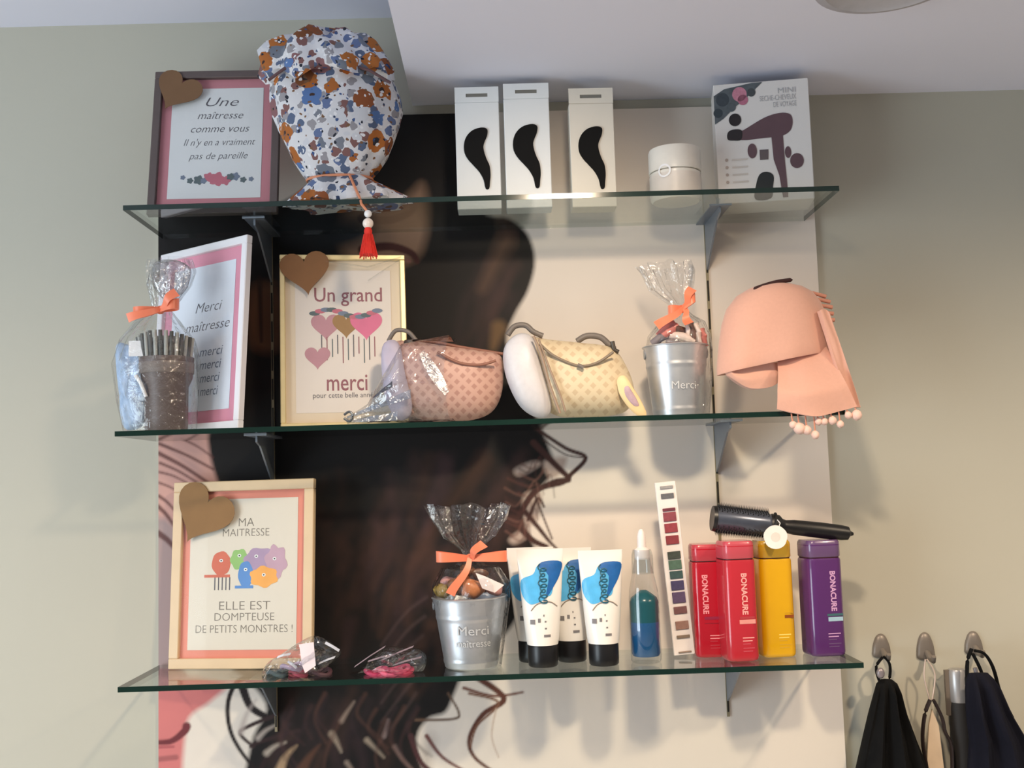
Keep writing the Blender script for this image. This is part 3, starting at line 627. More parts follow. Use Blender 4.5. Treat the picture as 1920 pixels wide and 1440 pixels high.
# ------------------------------------------------------------------ zinc buckets wrapped as gifts
def bow(parent, cx, y, cz, wl, hl, M, tails, tilt=0.0):
    kn = MB(); kn.pillow([(cx+.007*math.cos(a), cz+.007*math.sin(a)) for a in [2*math.pi*i/14 for i in range(14)]], .006, cx, cz, y0=y, rings=5)
    bowo = kn.build('ribbon_bow', M, parent, 70); bowo['label'] = 'orange ribbon bow'
    for sgn, l_ in ((-1, wl[0]), (1, wl[1])):
        pts = []; wv = []
        for i in range(17):
            a = math.pi*2*i/16; r_ = math.sin(a/2)
            pts.append((cx+sgn*l_*r_, y-.004-.010*math.sin(a)*1.0, cz+hl*math.sin(a/2)*.25+tilt*sgn*l_*r_)); wv.append((0, .0008*sgn, .0045+.004*r_))
        b = MB(); b.strip(pts, wv, .0004); b.build('loop', M, bowo, 70)
    for (tx_, tz_, sw) in tails:
        pts = []
        for i in range(9):
            u = i/8; pts.append((cx+(tx_-cx)*u+.004*math.sin(u*5+sw), y-.006-.012*math.sin(u*2.2), cz+(tz_-cz)*u-.0*u))
        d = Vector((tx_-cx, 0, tz_-cz)).normalized(); wv = Vector((-d.z, 0, d.x))*.0075
        b = MB(); b.strip(pts, [wv*(.5+.5*i/8) for i in range(9)], .0004); b.build('tail', M, bowo, 70)
    return bowo
def bucket(parent, R0, R1, hh, M=None):
    M = M or M_zinc; b = MB()
    pr = [(R0*.94, 0.0), (R0, .002)]
    for u in np.linspace(0.04, .97, 40):
        r_ = R0+(R1-R0)*u; rib = .0009*max(0, math.cos((u-.72)*60)) if .66 < u < .8 else (.0012*max(0, math.cos((u-.1)*80)) if u < .14 else 0)
        pr.append((r_+rib, hh*u))
    pr += [(R1, hh*.985), (R1+.002, hh*.99), (R1+.0025, hh), (R1, hh+.0012), (R1-.0015, hh), (R1-.003, hh*.97), (R0+(R1-R0)*.6-.002, hh*.6)]
    b.lathe(pr, 48); bk = b.build('bucket', M, parent, 30); bk['label'] = 'ribbed zinc bucket'
    for sg in (-1, 1):
        e = MB(); e.pillow([(sg*(R1*.0)+.007*math.cos(a), hh*.9+.009*math.sin(a)) for a in [2*math.pi*i/14 for i in range(14)]], .002, 0, hh*.9, rings=3)
        e.build('ear', M, bk, 60, fn=lambda v, sg=sg: (sg*(R1*.985-v[1]), v[0], v[2]))
    return bk
def cello_wrap(parent, prof, amp, seed, M=None, tuft=None, n=64, name='cellophane'):
    """prof: (z, cx, rx, ry) rings from the bottom up"""
    rings = []
    for k, (z, cx, rx, ry, a_) in enumerate(prof):
        rr = []
        for i in range(n):
            th = 2*math.pi*i/n; q = 1+a_*(nz3(math.cos(th)*2.5+seed, math.sin(th)*2.5, z*30)+.5*math.sin(13*th+seed+k*.4))
            rr.append((cx+rx*q*math.cos(th), ry*q*math.sin(th), z+.004*a_*10*nz3(th*2, z*40, seed)))
        rings.append(rr)
    b = MB(); b.loft(rings, False, False); return b.build(name, M or M_cello, parent, 25)
# --- bucket on the lowest shelf
Y = -.12; x = onx(884, Y, ZL); s = S(Y); O = Vector((x, Y, ZL)); loc = lambda px, py, YY=-.12: (at(px, py, YY).x-O.x, at(px, py, YY).z-O.z)
t = thing('gift_bucket', 'wrapped zinc bucket with dark cellophane tuft and orange bow on the lowest shelf', 'gift bucket', O, group='wrapped gift buckets')
R1 = 68*s; R0 = 48*s; hh = loc(884, 1118)[1]
bucket(t, R0, R1, hh)
M_emb = mat('frosted_print', (196, 198, 200), .5)
def conem(R0, R1, hh):
    def fn(p):
        R = R0+(R1-R0)*p.z/hh+.0018; th = -math.pi/2+p.x/R; return Vector((R*math.cos(th), R*math.sin(th), p.z))
    return fn
text('Merci', .02, M_emb, t, (.006, 0, hh*.56), fit=.05, fn=conem(R0, R1, hh)); text('maîtresse', .016, M_emb, t, (.006, 0, hh*.38), fit=.056, fn=conem(R0, R1, hh))
fillm = [mat('sweet_'+n, c, .5) for n, c in (('orange', (206, 128, 76)), ('brown', (120, 78, 50)), ('white', (232, 218, 212)), ('olive', (142, 118, 52)), ('pink', (212, 150, 140)))]
for k, (px, py, r_, mi, YY) in enumerate(((830, 1108, 17, 3, -.13), (858, 1100, 20, 1, -.14), (885, 1104, 22, 0, -.145), (868, 1090, 17, 0, -.12), (905, 1096, 18, 1, -.12), (928, 1104, 16, 4, -.13), (840, 1092, 14, 4, -.11), (900, 1078, 15, 1, -.11), (875, 1070, 15, 1, -.1))):
    cx, cz = loc(px, py, YY); b = MB(); r_ *= s
    ol = [(cx+r_*(1+.15*math.sin(3*a+k))*math.cos(a), cz+r_*.8*(1+.1*math.sin(4*a))*math.sin(a)) for a in [2*math.pi*i/18 for i in range(18)]]
    b.pillow(ol, r_*.8, cx, cz, y0=YY-Y, rings=6); b.build('wrapped_sweet', fillm[mi], t, 60)
q = [loc(*p) for p in [(893, 1070), (910, 1076), (945, 1092), (928, 1106), (905, 1098)]]
b = MB(); b.prism([(a, c) for a, c in q], -.045, -.043); b.build('gift_tag', fillm[2], t)
zn = loc(880, 1045)[1]
P = []
for z, px, rx, a_ in ((.001, 884, 50, .02), (hh*.5, 884, 60, .02), (hh*.95, 882, 72, .03), (hh+.02, 882, 70, .06), (hh+.045, 881, 52, .1), (zn-.012, 881, 26, .14), (zn, 881, 10, .15), (zn+.012, 882, 16, .2), (zn+.035, 880, 42, .25), (zn+.06, 882, 62, .25), (zn+.082, 884, 76, .28)):
    P.append((z, loc(px, 1045)[0], rx*s, rx*s*.9, a_))
cello_wrap(t, P, .1, 2.0)
cx, cz = loc(881, 1046, -.15)
bow(t, cx, -.035, cz, (.052, .058), .012, M_orange, [(loc(850, 1112, -.15)[0], loc(850, 1112, -.15)[1], 0), (loc(905, 1018, -.15)[0], loc(905, 1018, -.15)[1], 2)], -.02)
# --- bucket on the middle shelf
Y = -.115; x = onx(1272, Y, ZM); s = S(Y); O2 = Vector((x, Y, ZM)); loc = lambda px, py, YY=-.115: (at(px, py, YY).x-O2.x, at(px, py, YY).z-O2.z)
t = thing('gift_bucket', 'wrapped zinc bucket with striped filling and orange bow beside the cream bag', 'gift bucket', O2, group='wrapped gift buckets')
R1 = 60*s; R0 = 46*s; hh = loc(1272, 650)[1]
bucket(t, R0, R1, hh)
text('Merci', .018, M_emb, t, (.004, 0, hh*.42), fit=.04, fn=conem(R0, R1, hh))
stm = [mat('stripe_'+n, c, .6) for n, c in (('cream', (230, 210, 200)), ('choc', (92, 58, 46)), ('rose', (204, 120, 112)), ('grey', (120, 112, 116)))]
for k, (px0, py0, px1, py1, mi, r_) in enumerate(((1256, 628, 1300, 640, 0, .007), (1258, 618, 1284, 620, 1, .005), (1250, 642, 1280, 650, 3, .006), (1295, 605, 1300, 645, 1, .005), (1305, 608, 1312, 645, 0, .005), (1288, 602, 1290, 640, 0, .004), (1316, 618, 1322, 648, 2, .005), (1235, 630, 1262, 605, 2, .006), (1230, 640, 1270, 612, 2, .007), (1224, 645, 1250, 628, 3, .007))):
    a = loc(px0, py0, -.135); c = loc(px1, py1, -.135); b = MB()
    b.tube([(a[0], -.02, a[1]), ((a[0]+c[0])/2, -.026, (a[1]+c[1])/2+.002), (c[0], -.02, c[1])], r_, 10); b.build('wrapped_sweet', stm[mi], t, 60)
zn = loc(1278, 580)[1]
P = []
for z, px, rx, a_ in ((.001, 1272, 48, .02), (hh*.5, 1272, 56, .03), (hh*.95, 1269, 63, .02), (hh+.018, 1270, 58, .05), (hh+.04, 1275, 42, .1), (zn-.01, 1277, 20, .14), (zn, 1278, 9, .15), (zn+.012, 1275, 18, .2), (zn+.035, 1262, 38, .22), (zn+.062, 1255, 46, .25), (zn+.075, 1252, 48, .25)):
    P.append((z, loc(px, 560)[0], rx*s, rx*s*.85, a_))
cello_wrap(t, P, .1, 5.0)
cx, cz = loc(1277, 580, -.14)
bow(t, cx, -.028, cz, (.022, .022), .03, M_orange, [(loc(1232, 614, -.14)[0], loc(1232, 614, -.14)[1], 0), (loc(1290, 610, -.14)[0], loc(1290, 610, -.14)[1], 1), (loc(1296, 545, -.14)[0], loc(1296, 545, -.14)[1], 1)], .5)

# ------------------------------------------------------------------ wrapped taupe cup on the middle shelf
Y = -.15; x = onx(305, Y, ZM); s = S(Y); O3 = Vector((x, Y, ZM)); loc = lambda px, py, YY=-.15: (at(px, py, YY).x-O3.x, at(px, py, YY).z-O3.z)
t = thing('gift_cup', 'taupe slatted cup and pale blue sachet wrapped in clear cellophane with orange ribbon', 'gift cup', O3)
M_taupe = mat('taupe_cup', (100, 86, 80), .45, var=.12, scale=30)
cx = loc(312, 800)[0]; zt_ = loc(312, 672)[1]
b = MB(); b.lathe([(.031, 0), (.033, .004), (.034, zt_*.6), (.04, zt_*.72), (.043, zt_), (.041, zt_+.001), (.038, zt_-.006), (.03, zt_*.5)], 32, cx=cx); b.build('cup', M_taupe, t, 40)
b = MB(); b.lathe([(.0415, zt_*.78), (.0425, zt_*.79), (.0432, zt_*.92), (.0425, zt_*.93)], 32, cx=cx, cap0=False, cap1=False); b.build('cup_band', mat('taupe_band', (124, 112, 104), .5), t, 40)
M_sl = mat('slat_grey', (172, 172, 164), .5); M_sl2 = mat('slat_dark', (84, 84, 80), .6)
for i in range(16):
    a = math.pi*(1.04+.92*i/15); r0, r1 = .039, .044; b = MB(); hz = .040-.010*abs(math.cos(a))**2
    b.tube([(cx+r0*math.cos(a), r0*math.sin(a), zt_-.004), (cx+r1*math.cos(a), r1*math.sin(a), zt_+hz)], [.0036, .003], 6); b.build('slat', M_sl if i % 2 else M_sl2, t, 60)
b = MB(); b.lathe([(.034, zt_-.002), (.036, zt_+.02), (.02, zt_+.034)], 24, cx=cx); b.build('filling', mat('cup_filling', (120, 116, 110), .7, var=.3, scale=150), t, 40)
# sachet with crinkled sides
ol = [loc(*q) for q in [(222, 652), (245, 648), (272, 660), (282, 720), (276, 760), (270, 800), (236, 802), (228, 740)]]
ol = smoothline(ol, 5, True); mx_ = sum(p[0] for p in ol)/len(ol); mz_ = sum(p[1] for p in ol)/len(ol)
b = MB(); b.pillow(ol, .017, mx_, mz_, y0=-.01, rings=9, bulge=lambda X, Z: 1+.5*nz3(X*70, Z*50, 1)); b.build('sachet', mat('pale_blue_sachet', (170, 194, 226), .35, var=.35, scale=80, bump=.4), t, 40)
a = loc(243, 640, -.18); c = loc(272, 668, -.18)
b = MB(); b.box((a[0], -.034, c[1]), (c[0], -.033, a[1])); b.build('white_label', M_white, t)
q = [loc(*p, YY=-.17) for p in [(258, 705), (268, 720), (278, 745)]]
b = MB(); b.tube([(p[0], -.03, p[1]) for p in q], .003, 8); b.build('crimped_edge', M_white, t, 60)
zn = loc(300, 583)[1]
P = []
for z, px, rx, ry, a_ in ((.001, 300, 66, .05, .03), (.05, 296, 74, .055, .05), (.11, 292, 78, .06, .05), (.145, 296, 66, .055, .08), (zn-.02, 298, 42, .035, .14), (zn, 305, 16, .014, .15), (zn+.012, 310, 22, .018, .2), (zn+.04, 318, 38, .03, .22), (zn+.065, 322, 42, .03, .22), (zn+.082, 322, 36, .026, .3)):
    P.append((z, loc(px, 600)[0], rx*s, ry, a_))
cello_wrap(t, P, .1, 9.0)
cx, cz = loc(302, 582, -.18)
bow(t, cx, -.034, cz, (.04, .03), .012, M_orange, [(loc(252, 600, -.18)[0], loc(252, 600, -.18)[1], 0), (loc(340, 552, -.18)[0], loc(340, 552, -.18)[1], 1)], .18)
b = MB()
ol = smoothline([loc(*q) for q in [(290, 492), (330, 488), (358, 505), (350, 540), (325, 562), (305, 560), (285, 530)]], 5, True); mx_ = sum(p[0] for p in ol)/len(ol); mz_ = sum(p[1] for p in ol)/len(ol)
b.pillow(ol, .012, mx_, mz_, y0=0, rings=9, bulge=lambda X, Z: 1+.8*nz3(X*90, Z*60, 4)); b.build('tissue_tuft', film('milky_tissue', (.8, .79, .8), 1.6, .2, 1.6, .25, .8, 60), t, 40)

# ------------------------------------------------------------------ small bags on the middle shelf
def mono_mat(name, c0, c1, sc):
    M = mat(name, c0, .55, var=.05); nt = M.node_tree; bs = nt.nodes['Principled BSDF']
    tc = nt.nodes.new('ShaderNodeTexCoord'); mp = nt.nodes.new('ShaderNodeMapping'); mp.inputs['Rotation'].default_value = (0, math.radians(45), 0); mp.inputs['Scale'].default_value = (sc, .0, sc)
    vo = nt.nodes.new('ShaderNodeTexVoronoi'); vo.inputs['Scale'].default_value = 1; vo.inputs['Randomness'].default_value = .12; vo.distance = 'CHEBYCHEV'
    lt = nt.nodes.new('ShaderNodeMapRange'); lt.inputs['From Min'].default_value = .22; lt.inputs['From Max'].default_value = .3; lt.inputs['To Min'].default_value = 1; lt.inputs['To Max'].default_value = 0
    mx = nt.nodes.new('ShaderNodeMix'); mx.data_type = 'RGBA'; mx.inputs['A'].default_value = lin(c0); mx.inputs['B'].default_value = lin(c1)
    nt.links.new(tc.outputs['Object'], mp.inputs['Vector']); nt.links.new(mp.outputs[0], vo.inputs['Vector']); nt.links.new(vo.outputs['Distance'], lt.inputs['Value'])
    nt.links.new(lt.outputs[0], mx.inputs['Factor']); nt.links.new(mx.outputs['Result'], bs.inputs['Base Color']); return M
def pxpoly(pts, O, Y, n=5, closed=True):
    r = [(at(px, py, Y).x-O.x, at(px, py, Y).z-O.z) for px, py in pts]
    return smoothline(r, n, closed)
# pink bag in clear plastic
Y = -.12; O4 = Vector((onx(850, Y, ZM), Y, ZM))
t = thing('waist_bag', 'dusty pink patterned half-moon waist bag in clear plastic', 'bag', O4, group='small patterned bags')
M_pinkbag = mono_mat('pink_monogram', (196, 157, 143), (172, 130, 118), 78)
ol = pxpoly([(735, 642), (765, 636), (830, 645), (900, 655), (938, 664), (944, 700), (938, 745), (915, 776), (865, 789), (800, 788), (765, 772), (745, 735), (730, 690)], O4, -.14)
ol = [(p[0], max(p[1], .001)) for p in ol]
cx, cz = at(850, 715, -.14).x-O4.x, at(850, 715, -.14).z-O4.z
b = MB(); b.pillow(ol, .048, cx, cz, rings=12, back=.7, power=.5); b.build('body', M_pinkbag, t, 60)
def bagline(pts, O, Yd, r, M, name, parent, n=6):
    q = smoothline([(at(px, py, Yd).x-O.x, at(px, py, Yd).z-O.z) for px, py in pts], n)
    b = MB(); b.tube([(x_, Yd-O.y, z_) for x_, z_ in q], r, 8); return b.build(name, M, parent, 60)
M_zip = mat('brown_zip', (138, 92, 76), .5); M_bstrap = mat('taupe_strap', (112, 104, 98), .5)
bagline([(820, 660), (860, 680), (900, 684), (930, 676)], O4, -.166, .0022, M_zip, 'zip', t)
bagline([(735, 645), (800, 640), (870, 652), (945, 664)], O4, -.122, .0028, M_zip, 'top_piping', t)
bagline([(735, 655), (750, 720), (775, 775)], O4, -.15, .0022, M_zip, 'side_piping', t)
bagline([(728, 640), (742, 620), (765, 622), (780, 638)], O4, -.125, .0035, M_bstrap, 'strap_loop', t)
sl = MB()
q = pxpoly([(715, 650), (745, 640), (760, 700), (772, 770), (745, 786), (720, 740)], O4, -.16); q = [(a, max(c, .001)) for a, c in q]
sl.pillow(q, .014, sum(p[0] for p in q)/len(q), sum(p[1] for p in q)/len(q), y0=-.03, rings=8, bulge=lambda X, Z: 1+.4*nz3(X*60, Z*40, 2)); sl.build('end_panel', mat('lilac_grey_cloth', (176, 168, 186), .5, var=.15), t, 50)
# plastic sleeve with folded corner towards the left
fm = film('clear_sleeve', (.93, .945, .96), 1.5, .07, 1.7, .05, .7, 45)
rings = []
for (px, py, rx, ry, Yc) in ((652, 789, 8, 7, -.165), (690, 775, 26, 16, -.16), (725, 745, 40, 45, -.15), (760, 712, 52, 76, -.14), (850, 712, 100, 82, -.14)):
    p = at(px, py, Yc); ss = S(Yc); rr = []
    for i in range(40):
        th = 2*math.pi*i/40; k = 1+.08*math.sin(6*th+px)+.1*nz3(math.cos(th)*3, math.sin(th)*3, px*.02)
        rr.append((p.x-O4.x+.35*rx*ss*math.cos(th)*.4, (Yc-Y)+min(.052, ry*ss*.8)*math.cos(th)*k, max(.0008, p.z-O4.z+ry*ss*math.sin(th)*k)))
    rings.append(rr)
b = MB(); b.loft(rings, True, False); b.build('plastic_sleeve', fm, t, 20)
for k, (p0, p1, r_) in enumerate((((650, 783), (770, 738), .0042), ((655, 790), (745, 780), .004), ((700, 745), (735, 720), .003))):
    a = at(*p0, -.172); c = at(*p1, -.178); b = MB(); dd = (c-a)
    w_ = Vector((0, .002, .006 if k < 2 else .004))
    b.strip([a-O4+dd*u+Vector((0, .003*math.sin(u*9), 0)) for u in np.linspace(0, 1, 9)], [w_*(.25+.95*u) for u in np.linspace(0, 1, 9)], .0005)
    b.build('sleeve_fold_glare', film('plastic_fold_white', (.8, .85, .9), 1.6, .12, 1.5, .16, .6, 90) if k < 2 else mat('plastic_fold_dark', (50, 48, 60), .2), t, 40)
bagline([(645, 778), (655, 772), (662, 780), (655, 790), (645, 784)], O4, -.174, .002, mat('ring_metal', (120, 124, 128), .3, .8), 'ring', t, 4)
# diagonal glare on the front, added as a clear strip
a = at(790, 660, -.168); c = at(838, 738, -.178)
b = MB(); b.strip([a-O4+(c-a)*u for u in np.linspace(0, 1, 7)], [Vector((.002+.007*math.sin(math.pi*u), .002, .003)) for u in np.linspace(.05, .95, 7)], .0005); b.build('sleeve_fold_glare', film('sleeve_glare', (.86, .9, .95), 1.5, .25, 1.0, .06, .5, 60), t, 40)
# cream bag
O5 = Vector((onx(1075, Y, ZM), Y, ZM))
t = thing('shoulder_bag', 'cream patterned half-moon bag with zip and end panel greyed by painted reflection', 'bag', O5, group='small patterned bags')
M_cream = mono_mat('cream_monogram', (214, 197, 166), (198, 177, 146), 70)
ol = pxpoly([(985, 628), (1030, 634), (1090, 640), (1150, 650), (1180, 690), (1192, 735), (1178, 768), (1140, 779), (1080, 781), (1045, 778), (1012, 755), (990, 700), (980, 655)], O5, -.14)
ol = [(p[0], max(p[1], .001)) for p in ol]
cx, cz = at(1085, 710, -.14).x-O5.x, at(1085, 710, -.14).z-O5.z
b = MB(); b.pillow(ol, .05, cx, cz, rings=12, back=.7); b.build('body', M_cream, t, 60)
q = pxpoly([(950, 640), (975, 622), (1000, 632), (1020, 690), (1035, 745), (1030, 778), (1005, 781), (975, 760), (952, 715), (943, 670)], O5, -.16); q = [(a, max(c, .001)) for a, c in q]
b = MB(); b.pillow(q, .03, sum(p[0] for p in q)/len(q), sum(p[1] for p in q)/len(q), y0=-.022, rings=9); b.build('end_panel', mat('cool_reflection_grey', (206, 204, 208), .45, var=.08, scale=120), t, 60)  # cool reflected light is put into the panel's pale grey
M_pipe = mat('taupe_piping', (150, 128, 110), .5)
bagline([(1000, 630), (1015, 665), (1030, 720), (1050, 775)], O5, -.173, .0024, M_pipe, 'side_piping', t)
bagline([(1010, 636), (1030, 690), (1050, 740), (1060, 772)], O5, -.172, .0018, M_pipe, 'side_piping', t)
bagline([(1012, 645), (1040, 668), (1085, 686), (1120, 680), (1150, 660)], O5, -.17, .0022, mat('zip_grey_brown', (126, 112, 96), .5), 'zip', t)
bagline([(1083, 684), (1090, 687), (1094, 690)], O5, -.176, .003, M_bstrap, 'zip_pull', t)
bagline([(952, 628), (965, 612), (985, 610), (1000, 622), (1018, 630)], O5, -.135, .0045, M_bstrap, 'strap_loop', t)
bagline([(1082, 640), (1100, 630), (1125, 632), (1142, 646), (1152, 655)], O5, -.125, .005, M_bstrap, 'handle', t)
bagline([(1148, 640), (1152, 655), (1160, 660)], O5, -.14, .0035, mat('buckle_dark', (84, 78, 72), .35, .7), 'buckle', t)
# round leather tag leaning against the bag
Y6 = -.165; O6 = Vector((onx(1188, Y6, ZM), Y6, ZM))
t = thing('leather_tag', 'small cream oval tag leaning between the cream bag and the zinc bucket', 'tag', O6)
q = pxpoly([(1158, 710), (1172, 705), (1188, 728), (1204, 755), (1212, 778), (1195, 779), (1175, 760), (1160, 735)], O6, Y6); q = [(a, max(c, .0005)) for a, c in q]
b = MB(); b.pillow(q, .004, sum(p[0] for p in q)/len(q), sum(p[1] for p in q)/len(q), rings=5); b.build('disc', mat('cream_leather', (226, 200, 152), .5), t, 60)
q2 = [(sum(p[0] for p in q)/len(q)+(a-sum(p[0] for p in q)/len(q))*.5, sum(p[1] for p in q)/len(q)+(c-sum(p[1] for p in q)/len(q))*.5) for a, c in q]
b = MB(); b.pillow(q2, .0015, sum(p[0] for p in q)/len(q), sum(p[1] for p in q)/len(q), y0=-.004, rings=4); b.build('emblem', mat('mauve_emblem', (176, 150, 160), .5, var=.2, scale=300), t, 60)

# ------------------------------------------------------------------ peach scarf with pompom fringe
Y = -.13; O7 = Vector((onx(1450, Y, ZM), Y, ZM))
t = thing('fringed_scarf', 'folded peach scarf with pompom fringe drooping over the middle shelf end', 'scarf', O7)
M_peach = mat('peach_cotton', (217, 166, 146), .85, var=.05, scale=220, bump=.15, sheen=.3); M_peachd = mat('peach_cotton_deep', (206, 144, 122), .85, var=.06, scale=220)
def wr(f): return lambda X, Z: 1+.16*nz3(X*16+Z*14, Z*9, f)+.12*nz3(X*34-Z*22, Z*18, f+3)
YD = -.15; n = 64; rings = []
for f_, xl_, xr_, dep in ((0, 1446, 1462, .012), (.02, 1425, 1482, .026), (.06, 1402, 1505, .036), (.14, 1380, 1524, .044), (.28, 1362, 1538, .049), (.45, 1353, 1547, .051), (.65, 1348, 1553, .051), (.85, 1345, 1557, .051), (.97, 1344, 1558, .051), (1.0, 1345, 1557, .049)):
    rr = []
    for i in range(n):
        th = 2*math.pi*i/n; u = (math.cos(th)+1)/2; px = (xl_+xr_)/2+(xr_-xl_)/2*math.cos(th); py = 532+(704-44*u-532)*f_
        k_ = 1+f_*(.07*math.sin(5*th+1.2)+.10*nz3(math.cos(th)*2.4, math.sin(th)*2.4, f_*1.3)); p = at(px, py, YD)-O7
        rr.append((p.x, YD-Y+dep*k_*math.sin(th), p.z))
    rings.append(rr)
inner = [(x_*.97+rings[4][0][0]*.0+.03*(sum(q[0] for q in rings[-1])/n), y_*.9, z_+.003) for x_, y_, z_ in rings[-1]]
b = MB(); b.loft(rings+[inner], True, True); b.build('folded_top', M_peach, t, 60)
def sheet(top, bot, Yd, name, M, th=.0035, amp=.005, fr=7, seed=0, nx=28, nzz=16):
    T_ = smoothline(top, 8); B_ = smoothline(bot, 8); front = []; back = []
    def samp(L, u): 
        q = u*(len(L)-1); i = min(int(q), len(L)-2); f = q-i; return (L[i][0]*(1-f)+L[i+1][0]*f, L[i][1]*(1-f)+L[i+1][1]*f)
    rings = []
    Y0 = Yd
    for k in range(nzz+1):
        v = k/nzz; fr_ = []; bk_ = []; Yd = Y0[0]+(Y0[1]-Y0[0])*min(1, v*1.6) if isinstance(Y0, tuple) else Y0
        for i in range(nx+1):
            u = i/nx; a = samp(T_, u); c = samp(B_, u); p = at(a[0]+(c[0]-a[0])*v, a[1]+(c[1]-a[1])*v, Yd)-O7
            dy = amp*(math.sin(fr*u+seed+1.2*v)*(.3+.7*v)+.8*nz3(u*3, v*2.5, seed))-.004*math.sin(math.pi*v); e_ = th*min(1, 6*u+.15, 6*(1-u)+.15)
            fr_.append((p.x, Yd-Y+dy-e_, p.z)); bk_.append((p.x, Yd-Y+dy+e_, p.z))
        rings.append(fr_+bk_[::-1])
    b = MB(); b.loft(rings, True, True); return b.build(name, M, t, 60)
sheet([(1356, 694), (1400, 686), (1462, 680)], [(1362, 705), (1400, 728), (1440, 727), (1462, 715)], -.165, 'rolled_layer', M_peach, .009, .003, 4, 2)
Yf = -.214
sheet([(1458, 676), (1500, 668), (1550, 650)], [(1458, 767), (1490, 775), (1530, 781), (1575, 771), (1608, 762)], (-.178, Yf), 'hanging_flap', M_peach, .004, .0045, 8, 0)
sheet([(1532, 585), (1545, 580), (1556, 592)], [(1580, 752), (1598, 762), (1613, 764)], -.19, 'side_layer', M_peach, .007, .004, 5, 4)
q = [at(*p, -.15)-O7 for p in [(1406, 548), (1425, 541), (1450, 534), (1478, 530)]]; b = MB(); b.tube(smoothline([(v.x, -.045, v.z) for v in q], 5), [.0012]+[.0034]*14+[.001], 8); b.build('slit_shade', mat('slit_shade', (52, 22, 20), .8), t, 60)  # dark tube puts the shade inside the opening into colour
for k, (px, py) in enumerate(((1548, 556), (1556, 566), (1560, 576), (1562, 588), (1564, 600), (1560, 612))):
    a = at(px-52, py-8+k*3, -.16)-O7; c = at(px, py, -.16)-O7; b = MB()
    b.tube([(a.x, -.03, a.z), ((a.x+c.x)/2, -.034, (a.z+c.z)/2+.002), (c.x, -.03, c.z)], [.003, .0028, .0034], 8); b.build('fringe_strand', M_peachd, t, 60)
for k, (px, py, py0, r_) in enumerate(((1500, 803, 776, 11), (1514, 806, 778, 9), (1530, 815, 779, 8), (1547, 790, 778, 7), (1562, 788, 775, 8), (1577, 795, 772, 7), (1592, 778, 768, 7), (1608, 778, 764, 10), (1488, 796, 775, 7), (1536, 790, 779, 7))):
    c = at(px, py, Yf)-O7; a = at(px-3, py0, Yf)-O7; yy = Yf-Y+.004; r_ *= S(Yf)
    b = MB(); b.tube([(a.x, yy, a.z), (c.x, yy, c.z)], .0013, 5); fs = b.build('fringe_cord', M_peachd, t, 60)
    b = MB(); rr = []
    for i in range(9):
        ph = math.pi*(i+.05)/8.1; rr.append([(c.x+r_*math.sin(ph)*math.cos(th)*(1+.2*nz3(ph*4, th*3, k)), yy+r_*math.sin(ph)*math.sin(th), c.z-r_*math.cos(ph)*(1+.2*nz3(th*3, ph*4, k))) for th in [2*math.pi*j/12 for j in range(12)]])
    b.loft(rr); b.build('pompom', mat('pale_peach_pom', (236, 200, 186), .9, var=.1, scale=300), fs, 70)

